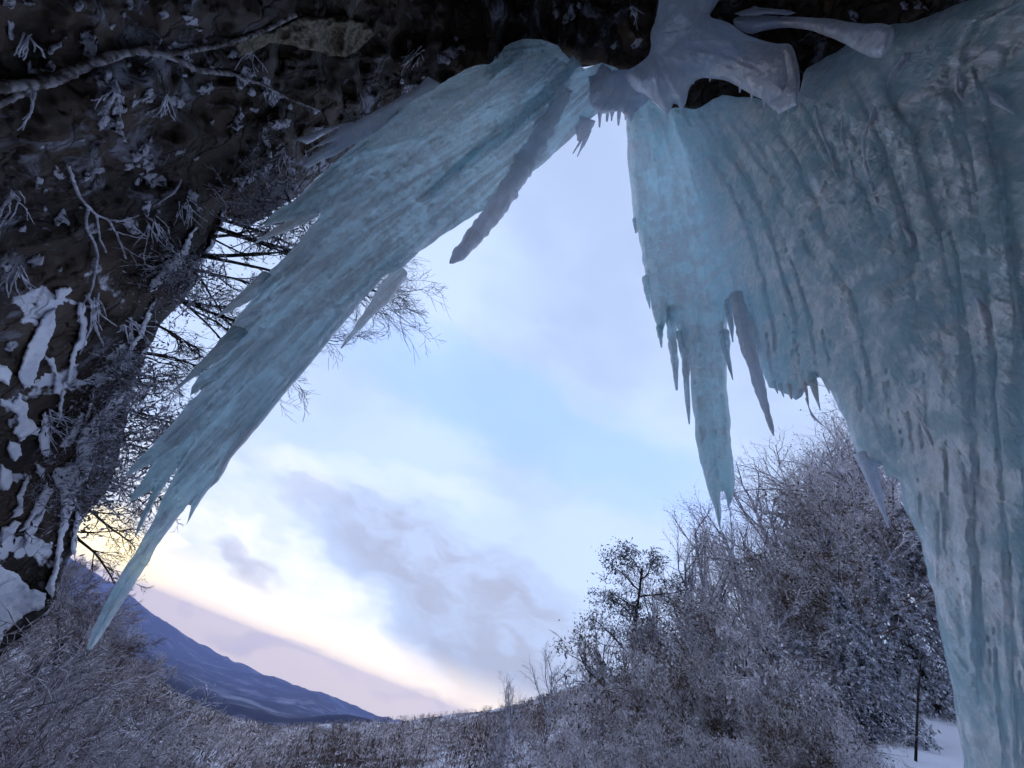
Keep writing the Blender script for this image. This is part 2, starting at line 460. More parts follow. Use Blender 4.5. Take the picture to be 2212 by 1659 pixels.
def rock_disp(d, D, x=None, y=None):
    p = d*D[:, None]
    q = p*np.array([0.55, 0.55, 0.32])
    big = ridged(q+3.1, 3, 0.5)-0.5
    mid = ridged(p*np.array([1.9, 1.9, 1.1])+fbm(p*0.8, 2)[:, None]*1.6, 4, 0.55)-0.5
    fine = fbm(p*7.0, 3, 0.55)-0.5
    # blocky steps
    st = p @ np.array([0.55, -0.35, 0.75])*1.1+fbm(p*0.6+9, 3)*2.2
    step = (st-np.floor(st)); step = np.where(step < 0.8, step/0.8, (1-step)/0.2)
    az, el = az_el(d)
    calm = np.clip((-az-50)/20, 0, 1)*np.clip((86-el)/10, 0.25, 1)
    return (big*1.7+mid*0.65+fine*0.16+step*0.34)*np.clip(D/9.0, 0.5, 1.1)*(0.18+0.82*calm)-0.15*(1-calm)
def D_ROCK(d):
    D = D_ROCK0(d)
    return D-0.25-rock_disp(d, D)

# ------------------------------------------------------------------ ground: one sheet from the cave mouth to the horizon
def px_table(pts):
    a, e = az_el(px_dirs(np.array([p[0] for p in pts], float), np.array([p[1] for p in pts], float)))
    o = np.argsort(a); return a[o], e[o]
near_az, near_el = px_table([(-150, 1200), (60, 1245), (200, 1345), (300, 1440), (385, 1505), (490, 1552), (600, 1572), (720, 1562), (860, 1553), (1000, 1538),
                             (1100, 1523), (1250, 1485), (1400, 1450), (1560, 1420), (1750, 1400), (2000, 1430), (2300, 1500)])
mid_az, mid_el = px_table([(-100, 1180), (170, 1280), (260, 1360), (345, 1440), (480, 1502), (600, 1535), (720, 1562), (900, 1590), (1200, 1680)])
far_az, far_el = px_table([(-150, 1130), (100, 1180), (200, 1240), (300, 1308), (400, 1378), (500, 1432), (560, 1452), (640, 1480), (700, 1497), (760, 1520), (830, 1548), (900, 1570), (1000, 1600), (1300, 1700)])
def terrain(az, r):
    en = np.interp(az, near_az, near_el); em = np.interp(az, mid_az, mid_el); ef = np.interp(az, far_az, far_el)
    RN, RM, RF = 340.0, 2600.0, 13000.0
    xy = np.stack([np.sin(np.radians(az))*r, np.cos(np.radians(az))*r, np.zeros_like(r)], -1)
    lr = np.log(np.maximum(r, 0.5))
    e0 = np.interp(az, [-60, -30, 0, 20, 40, 60], [-16, -17, -13, -5, 2, 5.0])
    lo_ = np.interp(az, [-30, -8, 14, 30], [np.log(7.0), np.log(22.0), np.log(22.0), np.log(5.0)])
    hi_ = np.interp(az, [42, 50], [np.log(RN), np.log(14.0)])
    s = np.clip((lr-lo_)/(hi_-lo_), 0, 1)
    zn = r*np.tan(np.radians(e0+(en-e0)*s**0.75))
    zn = np.where(r < 5, -1.65+(5*np.tan(np.radians(e0))+1.65)*(r/5)**2, zn)
    zridge = RN*np.tan(np.radians(en))
    over = np.clip((r-RN)/RN, 0, None)
    z1 = np.where(r < RN, zn, zridge-over*over*60-over*40)
    bumps = (fbm(xy/40.0, 4)-0.5)*np.clip(r/40, 0, 1)*5.0+(fbm(xy/3.0, 3)-0.5)*0.5*np.clip(r/4, 0, 1)
    z1 = z1+bumps*np.where(r < 800, 1, 0)
    zm = RM*np.tan(np.radians(em))
    z2 = zm-np.abs(r-RM)/RM*np.where(r < RM, 260, 330)+(fbm(xy/700.0, 5)-0.5)*160*np.clip(1-np.abs(r-RM)/1500, 0.15, 1)
    sp = np.clip((np.log(np.maximum(r, 1))-np.log(3800.0))/(np.log(19000.0)-np.log(3800.0)), 0, 1)
    el3 = (em-1.2)+(ef-(em-1.2))*sp
    z3 = np.minimum(r, 19000.0)*np.tan(np.radians(el3))-np.clip(r-19000.0, 0, None)*0.25
    z3 = z3+(ridged(xy/np.array([2600.0, 2600.0, 1.0]), 5)-0.62)*560*np.clip((r-4000)/7000, 0.15, 1)*np.clip((21000-r)/4000, 0.2, 1)
    z3 = np.where(r < 3400, -5000.0, z3)
    z = np.maximum(np.maximum(z1, z2), z3)
    return z
def ground_z(x, y):
    return float(terrain(np.array([math.degrees(math.atan2(x, y))]), np.array([math.hypot(x, y)]))[0])
azs = np.concatenate([np.arange(-180, -70, 5.0), np.arange(-70, 70, 0.45), np.arange(70, 180.1, 5.0)])
rs = np.concatenate([[0.05], np.geomspace(1.0, 350, 110), np.geomspace(370, 1500, 24), np.geomspace(1600, 4200, 40), np.geomspace(4600, 22000, 80), [23500]])
AZ, RR = np.meshgrid(azs, rs)
az_f, r_f = AZ.ravel(), RR.ravel()
zz = terrain(az_f, r_f); zz = np.maximum(zz, -2400.0)
gv = np.stack([np.sin(np.radians(az_f))*r_f, np.cos(np.radians(az_f))*r_f, zz], -1)
na = len(azs)
J, I = np.meshgrid(np.arange(len(rs)-1), np.arange(na-1), indexing='ij')
gf = np.stack([J*na+I, J*na+I+1, (J+1)*na+I+1, (J+1)*na+I], -1).reshape(-1, 4)[:, ::-1]
snowy = np.zeros(len(gv))
snowy = np.maximum(snowy, np.clip((15-r_f)/3, 0, 1))
snowy = np.maximum(snowy, np.clip((az_f-46)/3, 0, 1)*(r_f < 60))
snowy = np.maximum(snowy, np.clip((fbm(gv/7.0, 4)-0.50)/0.06, 0, 1)*0.8*(r_f < 360))
# snow road clearing in the valley wood and pale fields of the plain
ra, re = az_el(px_dirs(520, 1540)); 
dn = fbm(gv/600.0, 5)
snowy = np.maximum(snowy, 0.22*np.clip((dn-0.60)/0.05, 0, 1)*((r_f > 5500) & (r_f < 9500)))
ground = make('ground', gv, gf, GROUND, attrs={'snowy': snowy})
tag(ground, kind='structure')

# ------------------------------------------------------------------ rock overhang
rock_poly = [(2700, -320), (2700, 200), (2100, 170), (1900, 190), (1700, 275), (1500, 275), (1440, 240), (1390, 200), (1345, 165), (1290, 140), (1230, 150), (1100, 200), (900, 300),
             (790, 330), (725, 345), (690, 380), (640, 425), (590, 455), (530, 492), (497, 480), (490, 448), (470, 500), (440, 560), (425, 600), (400, 642), (352, 690), (322, 755), (290, 815),
             (275, 900), (262, 985), (235, 1050), (205, 1095), (165, 1142), (158, 1190), (128, 1270), (100, 1322), (60, 1360), (0, 1420), (-420, 1560), (-420, -320)]
rv, rf_ = slab(rough_poly(rock_poly, 12, 5, 1), D_ROCK0, 0.25, 60, 7, rock_disp, 2.5)
cliff = make('cliff', rv, rf_, ROCK, smooth=False)
rn = np.zeros(len(rv)*3, np.float32); cliff.data.vertices.foreach_get('normal', rn); rn = rn.reshape(-1, 3)
azr, elr = az_el(rv/np.linalg.norm(rv, axis=1, keepdims=True))
lodge = np.clip((rn[:, 2]+0.10)/0.22, 0, 1)*np.clip((26-elr)/10, 0, 1)*np.clip((fbm(rv*1.4, 3)-0.56)/0.06, 0, 1)
sa = cliff.data.attributes.new('snow', 'FLOAT', 'POINT'); sa.data.foreach_set('value', lodge.astype(np.float32))
tag(cliff, kind='structure')
# cave wall behind and beside the viewer, closing the overhang
ba = np.arange(67, 292, 3.0); be = np.arange(-28, 91, 4.0)
A, E_ = np.meshgrid(ba, be)
bd = np.stack([np.sin(np.radians(A))*np.cos(np.radians(E_)), np.cos(np.radians(A))*np.cos(np.radians(E_)), np.sin(np.radians(E_))], -1).reshape(-1, 3)
az_b, el_b = az_el(bd)
Rb = np.interp(az_b % 360, [67, 80, 100, 130, 180, 260, 292], [3.9, 3.5, 3.5, 4.2, 5.5, 5.5, 5.6])
Db = smin_log(Rb/np.maximum(np.cos(np.radians(el_b)), .02), 11.3/np.maximum(np.sin(np.radians(el_b)), .02))
Db = Db-(ridged(bd*Db[:, None]*0.6, 4)-0.5)*0.6*np.clip((az_b % 360-95)/40, 0.15, 1)+0.2
n_a = len(ba)
J, I = np.meshgrid(np.arange(len(be)-1), np.arange(n_a-1), indexing='ij')
bf = np.stack([J*n_a+I, J*n_a+I+1, (J+1)*n_a+I+1, (J+1)*n_a+I], -1).reshape(-1, 4)
cw = make('cave_wall', bd*Db[:, None], bf, ROCK, smooth=False)
tag(cw, kind='structure')

# ------------------------------------------------------------------ ice
def veins(p):
    az = np.degrees(np.arctan2(p[:, 0], p[:, 1]))
    w = p*np.array([2.3, 2.3, 1.0])+(fbm(p*1.6+7, 3)[:, None]-0.5)*1.6
    k = 1-np.abs(2*vnoise(w+31)-1)
    k2 = 1-np.abs(2*vnoise(w*1.9+53)-1)
    m = np.clip((fbm(p*0.9+13, 2)-0.42)/0.16, 0, 1)
    return np.maximum(np.clip((k-0.86)/0.10, 0, 1), 0.7*np.clip((k2-0.90)/0.08, 0, 1))*m*np.clip((az-50)/10, 0, 1)
def ice_disp(amp=0.12, fa=16.0, fh=0.35, seed=0.0, lump=0.05):
    def fn(d, D, x, y):
        p = d*D[:, None]
        az = np.arctan2(p[:, 0], p[:, 1]); hr = np.hypot(p[:, 0], p[:, 1])
        u = az*fa+(fbm(p*0.7+seed, 3)-0.5)*2.0
        w = p[:, 2]*fh
        s = ridged(v3(u, w, seed), 3, 0.55)-0.5
        s2 = fbm(v3(u*3.1, w*1.7, seed+5), 3)-0.5
        lm = fbm(p*3.4+seed, 4, 0.55)-0.5
        rp = fbm(v3(u*0.7, p[:, 2]*2.2, seed+2), 3)-0.5
        side = np.clip((np.degrees(az)-54)/12, 0, 1)
        bl = ridged(p*1.7+fbm(p*1.1+4, 2)[:, None]*1.5, 3, 0.5)-0.5
        return amp*(s*1.2+s2*0.5)*(1-0.72*side)+lump*(lm*2.0+rp*(1-side))+side*0.09*bl+0.030*veins(p)
    return fn
def px_to_m(x, y, depth_fn):
    """metres per photograph unit across the line of sight"""
    d = px_dirs(np.array([x, x+1.0]), np.array([y, y])); D = depth_fn(d)
    e = px_dirs(np.array([x, x]), np.array([y, y+1.0]))
    return 0.5*(np.linalg.norm(d[1]-d[0])+np.linalg.norm(e[1]-e[0]))*D[0]
def icicle(pts, widths, depth_fn=D_ICE, off=0.0, mat=None, parent=None, name='icicle', sides=18, seed=0, rough=1.0, blunt=False):
    """hanging spike traced from root to tip; widths are full widths in photograph units"""
    P = np.asarray(pts, float); wd = np.asarray(widths, float)
    seg = np.r_[0, np.cumsum(np.linalg.norm(np.diff(P, axis=0), axis=1))]
    n = int(max(14, min(70, seg[-1]/5)))
    s = np.linspace(0, seg[-1], n)
    x = np.interp(s, seg, P[:, 0]); y = np.interp(s, seg, P[:, 1]); w = np.interp(s, seg, wd)
    # smooth the traced path
    for _ in range(3):
        x[1:-1] = (x[:-2]+2*x[1:-1]+x[2:])/4; y[1:-1] = (y[:-2]+2*y[1:-1]+y[2:])/4
    d = px_dirs(x, y); D = depth_fn(d)-off
    pts3 = d*D[:, None]
    k = np.array([px_to_m(a, b, depth_fn) for a, b in zip(x, y)])
    r = 0.5*w*k
    if blunt: r = r*np.sqrt(np.clip((seg[-1]-s)/(w.max()*0.6)+0.02, 0, 1))
    rs_ = np.cumsum(np.r_[0, np.linalg.norm(np.diff(pts3, axis=0), axis=1)])
    ring = 1+rough*0.26*(fbm(v3(rs_*9, seed*3.7), 3)-0.5)*2
    v, f = tube(pts3, np.maximum(r*ring, 0.003), sides)
    c = np.repeat(pts3, sides, 0); rr = np.repeat(r, sides)
    nrm = v-c
    q = v*np.array([9, 9, 2.6])+seed
    v = c+nrm*(1+rough*0.75*(fbm(q, 3)-0.5))[:, None]
    # close the tip and the root
    v = np.vstack([v, pts3[-1]+(pts3[-1]-pts3[-2])*0.15, pts3[0]])
    a = np.arange(sides); b = (a+1) % sides; base = (n-1)*sides
    tri = np.concatenate([np.stack([base+a, base+b, np.full(sides, len(v)-2)], -1), np.stack([b, a, np.full(sides, len(v)-1)], -1)])
    return make(name, v, f.tolist()+tri.tolist(), mat or ICE_SPIKE, parent)

# fused strands of the ice faces: relief that belongs to the sheet itself
def resample(P, n=24):
    P = np.asarray(P, float); sg = np.r_[0, np.cumsum(np.linalg.norm(np.diff(P, axis=0), axis=1))]; q = np.linspace(0, sg[-1], n)
    return np.stack([np.interp(q, sg, P[:, 0]), np.interp(q, sg, P[:, 1])], -1)
def strands(guides, n, seed, w0, w1, tmin=0.5, amp=1.0):
    G = np.array([resample(g) for g in guides]); rg = np.random.RandomState(seed); out = []
    for k in range(n):
        g = (k+rg.rand())/n*(len(G)-1); i = min(int(g), len(G)-2); line = G[i]*(1-(g-i))+G[i+1]*(g-i)
        t0 = rg.rand()**1.5*0.6; t1 = min(1.0, max(t0+0.25, tmin+(1.0-tmin)*rg.rand()+0.05))
        ii = np.linspace(t0*23, t1*23, 16); x = np.interp(ii, np.arange(24), line[:, 0]); y = np.interp(ii, np.arange(24), line[:, 1])
        x = x+rg.normal(size=16)*1.2; y = y+rg.normal(size=16)*1.2
        w = (w0+(w1-w0)*rg.rand()**1.6)*np.sin(np.linspace(0.12, 1, 16)**0.7*np.pi*0.97)**0.8*(0.75+0.5*rg.rand(16))
        out.append((x, y, np.maximum(w, 1.0), amp*(0.6+0.7*rg.rand()), 0.05*rg.rand()))
    return out
def strand_relief(lst):
    def fn(x, y, D):
        h = np.zeros(len(x)); k = D/F*0.9
        for (px_, py_, w, amp, lift) in lst:
            m_ = w.max()
            sel = np.nonzero((x > px_.min()-m_) & (x < px_.max()+m_) & (y > py_.min()-m_) & (y < py_.max()+m_))[0]
            if not len(sel): continue
            xs_, ys_ = x[sel], y[sel]; hs = np.zeros(len(sel))
            for i in range(len(w)-1):
                dx, dy = px_[i+1]-px_[i], py_[i+1]-py_[i]
                t = np.clip(((xs_-px_[i])*dx+(ys_-py_[i])*dy)/(dx*dx+dy*dy+1e-9), 0, 1)
                d2 = (xs_-px_[i]-t*dx)**2+(ys_-py_[i]-t*dy)**2
                r = 0.5*(w[i]+(w[i+1]-w[i])*t)
                q = np.clip(1-d2/(r*r), 0, 1)
                hs = np.maximum(hs, np.sqrt(q)*r*k[sel]*amp+lift*np.clip(q*3, 0, 1)*np.clip(r/8, 0, 1))
            h[sel] = np.maximum(h[sel], hs)
        return h
    return fn
LEFT_STRANDS = strand_relief(strands([[(1090, 125), (930, 205), (800, 290), (700, 370), (620, 450), (566, 490)], [(1130, 110), (960, 230), (820, 350), (700, 470), (590, 590), (490, 690)], [(1170, 110), (1010, 240), (850, 390), (700, 550), (570, 690), (470, 790), (415, 852)],
         [(1200, 120), (1060, 250), (900, 400), (740, 580), (600, 730), (480, 870), (380, 980), (296, 1050)], [(1225, 150), (1110, 270), (960, 420), (800, 590), (650, 760), (520, 920), (420, 1040), (345, 1120)], [(1235, 190), (1150, 290), (1020, 425), (880, 555), (740, 680), (620, 830), (520, 955), (455, 1045)]],
                                     130, 1600, 8, 34, 0.5, 2.8)+strands([[(1090, 125), (930, 205), (800, 290), (700, 370), (620, 450), (566, 490)], [(1130, 110), (960, 230), (820, 350), (700, 470), (590, 590), (490, 690)], [(1170, 110), (1010, 240), (850, 390), (700, 550), (570, 690), (470, 790), (415, 852)],
         [(1200, 120), (1060, 250), (900, 400), (740, 580), (600, 730), (480, 870), (380, 980), (296, 1050)], [(1225, 150), (1110, 270), (960, 420), (800, 590), (650, 760), (520, 920), (420, 1040), (345, 1120)], [(1235, 190), (1150, 290), (1020, 425), (880, 555), (740, 680), (620, 830), (520, 955), (455, 1045)]], 110, 1610, 4, 12, 0.5, 2.8))
FAN_STRANDS = strand_relief(strands([[(1358, 240), (1362, 380), (1375, 500)], [(1375, 230), (1395, 400), (1415, 560), (1430, 745)], [(1395, 230), (1432, 400), (1465, 580), (1488, 760), (1515, 900), (1545, 1060)],
         [(1425, 235), (1480, 400), (1530, 560), (1562, 700), (1575, 800), (1580, 1000)], [(1470, 240), (1550, 400), (1600, 530), (1640, 680), (1672, 845)], [(1530, 230), (1630, 380), (1700, 530), (1750, 680), (1775, 820)]],
                                    105, 1200, 7, 30, 0.55, 1.3)+strands([[(1530, 230), (1630, 380), (1700, 530), (1750, 680), (1785, 820)], [(1640, 230), (1730, 380), (1800, 550), (1840, 720), (1890, 980)], [(1740, 230), (1830, 400), (1890, 580), (1930, 780), (1965, 1020)],
         [(1840, 150), (1930, 350), (1990, 560), (2020, 800), (2040, 1050), (2070, 1400), (2090, 1690)], [(1950, 100), (2040, 320), (2090, 560), (2120, 800), (2140, 1100), (2160, 1500), (2180, 1700)], [(2080, 60), (2150, 300), (2190, 560), (2210, 900), (2230, 1300), (2250, 1700)]],
                                    70, 1400, 14, 60, 0.5, 0.30))
# --- left curtain
left = empty('ice_curtain', tuple(px_dirs(420, 1040)*3.0))
left.location = (0, 0, 0)
tag(left, 'long slanting grey-blue ice curtain ending in a dagger of spikes above the valley', 'ice curtain')
curtain = [(1205, 98), (1232, 128), (1262, 150), (1300, 135), (1335, 150), (1352, 185), (1365, 235), (1330, 238), (1300, 240), (1262, 268), (1235, 300), (1200, 330), (1130, 390), (1085, 430), (1030, 462), (1000, 480),
           (950, 512), (905, 545), (868, 575), (830, 592), (795, 632), (745, 690), (710, 735), (673, 779), (645, 812), (618, 844), (590, 878), (563, 913), (530, 950), (500, 985), (474, 1030), (446, 1062), (425, 1098), (403, 1135), (416, 1088), (432, 1056),
           (412, 1086), (385, 1118), (352, 1162), (312, 1226), (272, 1292), (232, 1356), (197, 1403), (185, 1401), (200, 1360), (232, 1298), (262, 1240), (300, 1178), (333, 1122), (352, 1075), (388, 1005), (422, 950), (395, 988), (360, 1042),
           (325, 1102), (291, 1164), (296, 1138), (312, 1098), (335, 1052), (318, 1064), (300, 1073), (280, 1085), (284, 1066), (310, 1033), (332, 996), (300, 1016), (270, 1033), (280, 1014), (330, 962), (380, 903), (440, 838), (470, 820),
           (436, 835), (412, 856), (414, 836), (432, 810), (474, 775), (500, 742), (494, 717), (515, 680), (550, 640), (570, 597), (610, 560), (640, 530), (688, 470), (690, 456), (640, 472), (566, 490), (590, 462), (640, 428), (690, 380), (722, 352), (770, 310), (830, 262), (885, 215), (930, 190),
           (1000, 155), (1075, 125), (1090, 100), (1130, 84), (1170, 86)]
cv, cf = slab(rough_poly(curtain, 6, 2.2, 2), D_ICE, 0.12, 40, 3.2, ice_disp(0.07, 30.0, 0.22, 1.0, 0.05), 0.10, LEFT_STRANDS)
make('ice_sheet', cv, cf, ICE, left)
# second, lighter sheet behind the lower right edge and layered blades on the face
edge = [(905, 545), (868, 578), (830, 596), (795, 636), (745, 694), (673, 783), (618, 848), (563, 917), (500, 990), (470, 1040), (452, 1056), (470, 1010), (520, 930), (590, 850), (660, 760), (730, 670), (800, 590), (860, 550)]
ev, ef_ = slab(rough_poly(edge, 10, 1.2, 4), lambda d: D_ICE(d)-0.12, 0.05, 12, 4, ice_disp(0.03, 26, 0.3, 6.0, 0.01))
make('pale_edge_blade', ev, ef_, ICE_SPIKE, left)
# upper thin plates against the rock
plates = [
    ([(900, 190), (850, 218), (790, 252), (740, 275), (700, 290), (662, 312), (640, 304), (690, 280), (760, 262), (700, 300), (640, 345), (628, 352), (680, 318), (720, 305), (660, 345), (650, 358), (664, 364), (720, 335), (790, 300), (830, 285), (888, 238), (880, 236), (840, 255), (880, 225), (935, 196), (950, 180), (925, 165)], ICE_MILK),
    ([(1270, 165), (1330, 152), (1400, 150), (1425, 200), (1380, 235), (1362, 262), (1340, 240), (1300, 245), (1280, 230)], ICE_MILK),
]
for i, (b, mt) in enumerate(plates):
    v, f = slab(rough_poly(b, 8, 1.2, 30+i), lambda d: D_ICE(d)-0.15, 0.10, 14, 3, ice_disp(0.06, 30, 0.4, 30.0+i, 0.03))
    make('frozen_plate', v, f, mt, left)
spikes = [
    # tusk
    dict(pts=[(1225, 190), (1185, 262), (1135, 350), (1095, 420), (1050, 480), (1005, 535), (972, 568)], widths=[30, 46, 48, 44, 38, 32, 26], mat=ICE_DARK, off=0.10, blunt=True, rough=0.9),
    dict(pts=[(1245, 130), (1200, 185), (1120, 260), (1010, 350), (945, 405), (903, 437)], widths=[26, 34, 32, 26, 24, 18], mat=ICE, off=0.20, blunt=True, rough=0.9),
    dict(pts=[(1312, 145), (1290, 185), (1276, 226)], widths=[32, 30, 18], mat=ICE_DARK, off=0.3, blunt=True),
    # dagger cluster at the bottom
    dict(pts=[(520, 715), (475, 760), (430, 798), (395, 828), (362, 855)], widths=[36, 26, 15, 9, 2], off=0.08),
    dict(pts=[(580, 600), (530, 640), (497, 665), (468, 685)], widths=[36, 24, 12, 2], off=0.05),
    dict(pts=[(680, 460), (620, 490), (580, 508), (546, 528)], widths=[24, 18, 10, 2], off=0.05),
    dict(pts=[(865, 590), (820, 650), (775, 705), (737, 752)], widths=[36, 30, 18, 4], off=-0.15),
    # little ones under the junction
    dict(pts=[(1268, 255), (1258, 285), (1250, 305)], widths=[40, 30, 10], mat=ICE_DARK),
    dict(pts=[(1262, 290), (1250, 312), (1237, 332)], widths=[9, 7, 2], mat=ICE_DARK),
    dict(pts=[(1268, 285), (1258, 315), (1247, 338)], widths=[9, 7, 2], mat=ICE_DARK),
    dict(pts=[(1275, 280), (1268, 300), (1260, 318)], widths=[8, 6, 2], mat=ICE_DARK),
] + [dict(pts=[(x+1, 225), (x, 245), (x-1, 245+h)], widths=[12, 10, 4], mat=ICE_DARK, off=0.05) for x, h in ((1296, 30), (1312, 18), (1322, 16), (1337, 26), (1352, 14), (1362, 12))]
def trim(s, poly, keep=26.0):
    """a spike starts just inside the body it hangs from"""
    P = resample(s['pts'], 80); sg0 = np.r_[0, np.cumsum(np.linalg.norm(np.diff(np.asarray(s['pts'], float), axis=0), axis=1))]
    w = np.interp(np.linspace(0, sg0[-1], 80), sg0, s['widths'])
    sd = poly_field(poly, P[:, 0].copy(), P[:, 1].copy())[0]
    if s.get('blunt') or sd[-1] > 0 or not (sd > 0).any(): return s
    last = np.nonzero(sd > 0)[0][-1]; ln = sg0[-1]/79
    i0 = max(0, int(last-keep/ln))
    return dict(s, pts=[tuple(q) for q in P[i0:]], widths=list(w[i0:]))
for i, s in enumerate(spikes):
    icicle(parent=left, seed=i+1, **trim(s, curtain))

# --- right fall: fan, hanging column and pillar
right = empty('frozen_waterfall')
tag(right, 'huge teal frozen waterfall fanning down to a thick pillar beside the snow slope', 'frozen waterfall')
fan = [(1372, 190), (1430, 235), (1500, 235), (1560, 205), (1640, 215), (1720, 230), (1740, 150), (1820, 100), (1900, 60), (1965, 48), (2050, 18), (2150, -20), (2300, -60), (2700, -100),
       (2700, 1900), (2095, 1900), (2083, 1655), (2058, 1494), (2036, 1387), (2015, 1284), (1994, 1202), (1983, 1155), (1955, 1095), (1950, 1060), (1942, 1036), (1915, 1026), (1903, 1000),
       (1880, 1010), (1866, 1004), (1848, 968), (1821, 901), (1798, 847), (1782, 830), (1765, 808), (1760, 835), (1742, 828), (1730, 855), (1718, 863), (1700, 852), (1691, 850), (1675, 842), (1660, 838), (1645, 800), (1630, 760), (1615, 720), (1600, 690),
       (1590, 668), (1579, 664), (1572, 690), (1566, 760), (1574, 878), (1583, 973), (1586, 1040), (1582, 1076), (1576, 1100), (1569, 1078), (1560, 1054), (1555, 1050), (1556, 1085), (1557, 1152), (1545, 1112), (1533, 1072), (1527, 1050), (1511, 990), (1500, 923), (1491, 789), (1484, 760), (1474, 745),
       (1462, 710), (1451, 697), (1440, 696), (1434, 715), (1426, 735), (1416, 690), (1408, 660), (1398, 600), (1386, 542), (1378, 505), (1370, 495), (1365, 420), (1356, 340), (1354, 250)]
def fan_depth(d):
    D = D_ICE(d)
    return D+0.25*np.exp(-((az_el(d)[0]-50)/6.0)**2)
wv, wf = slab(rough_poly(fan, 6, 2.4, 3), fan_depth, 0.13, 36, 4.3, ice_disp(0.06, 15.0, 0.22, 4.0, 0.06), 0.10, FAN_STRANDS)
vq_ = wv/np.linalg.norm(wv, axis=1, keepdims=True)
make('ice_sheet', wv, wf, ICE_TEAL, right, attrs={'vein_foot_light': np.maximum(veins(wv), np.clip((2.6-wv[:, 2])/2.4, 0, 1)*np.clip((az_el(vq_)[0]-47)/6, 0, 1)*np.clip((fbm(wv*2.3, 4)-0.30)/0.35, 0, 0.95))})   # frosted pillar foot; the whitening also paints in stronger light low down
v, f = slab(rough_poly([(2520, -120), (3200, -260), (5200, -420), (5200, 3600), (2520, 2100)], 40, 8, 9), lambda d: fan_depth(d)+0.06, 0.16, 120, 22, ice_disp(0.06, 15.0, 0.22, 4.0, 0.06), 0.12)
make('ice_sheet', v, f, ICE_TEAL, right)      # the fall runs on past the picture's edge
rspk = [
    dict(pts=[(1445, 660), (1452, 720), (1458, 790), (1462, 842)], widths=[26, 19, 14, 5], off=0.02, mat=ICE),
    dict(pts=[(1470, 700), (1481, 770), (1484, 850), (1489, 916)], widths=[26, 20, 13, 3], off=0.02, mat=ICE),
    dict(pts=[(1563, 700), (1568, 755), (1576, 790), (1583, 820)], widths=[20, 16, 9, 2], off=0.02, mat=ICE),
    dict(pts=[(1572, 650), (1578, 690), (1583, 738)], widths=[16, 12, 3], off=0.06, mat=ICE),
    dict(pts=[(1590, 640), (1612, 730), (1636, 820), (1655, 885), (1671, 941)], widths=[34, 30, 24, 17, 8], off=0.06, mat=ICE_DARK, blunt=True),
    dict(pts=[(1365, 440), (1371, 475), (1374, 502)], widths=[16, 12, 4], off=0.02, mat=ICE),
    dict(pts=[(1395, 600), (1400, 640), (1404, 666)], widths=[14, 10, 2], off=0.02, mat=ICE),
    dict(pts=[(1418, 660), (1425, 710), (1429, 750)], widths=[22, 16, 3], off=0.02, mat=ICE),
    dict(pts=[(1672, 825), (1676, 838), (1680, 850)], widths=[9, 7, 2]), dict(pts=[(1686, 830), (1690, 846), (1693, 858)], widths=[9, 7, 2]),
    dict(pts=[(1704, 830), (1707, 850), (1710, 862)], widths=[9, 8, 3]), dict(pts=[(1735, 810), (1742, 845), (1747, 880)], widths=[10, 7, 2]),
    dict(pts=[(1752, 800), (1760, 845), (1772, 886)], widths=[18, 12, 2]), dict(pts=[(1775, 790), (1784, 825), (1792, 850)], widths=[14, 10, 2]),
    dict(pts=[(1862, 960), (1885, 1030), (1903, 1090), (1920, 1140)], widths=[40, 26, 14, 3], off=0.05, mat=ICE_MILK),
]
for i, s in enumerate(rspk):
    icicle(parent=right, seed=100+i, **trim(s, fan))
# raised flow ribs on the fan and pale freshly frozen threads on the wall
threads = [([(1955, 120), (1925, 170), (1890, 240), (1868, 300), (1872, 350), (1886, 400), (1895, 440), (1925, 490)], [14, 16, 12, 14, 13, 10, 12, 4]),
           ([(1880, 380), (1905, 430), (1935, 470), (1960, 500), (1975, 530), (1950, 560), (1935, 620), (1900, 660), (1890, 720)], [4, 6, 10, 12, 14, 12, 8, 6, 4]),
           ([(1965, 440), (1990, 475), (2015, 500), (2028, 530)], [3, 7, 9, 4]), ([(2070, 160), (2066, 190), (2078, 212), (2095, 228)], [4, 10, 9, 3]),
           ([(2135, 190), (2150, 215), (2175, 235), (2190, 245)], [4, 9, 8, 3]), ([(1835, 340), (1842, 370), (1845, 400), (1860, 430)], [3, 6, 6, 2]),
           ([(1760, 230), (1768, 270), (1785, 310), (1800, 350), (1808, 390)], [3, 6, 7, 6, 2]), ([(1820, 250), (1815, 290), (1830, 330)], [3, 6, 2]),
           ([(1812, 600), (1820, 660), (1838, 700), (1845, 745)], [3, 8, 8, 3]), ([(1740, 860), (1755, 900), (1790, 930)], [3, 6, 2]),
           ([(1960, 850), (1990, 910), (2020, 970), (2035, 1030)], [3, 8, 8, 3]), ([(2110, 640), (2130, 690), (2140, 740)], [6, 16, 5]), ([(2165, 660), (2180, 710), (2188, 760)], [5, 14, 4])]
for i, (p, w) in enumerate(threads):
    icicle(p, w, depth_fn=fan_depth, off=0.165, mat=ICE_MILK, parent=right, name='frozen_thread', seed=300+i, rough=2.2, sides=10)

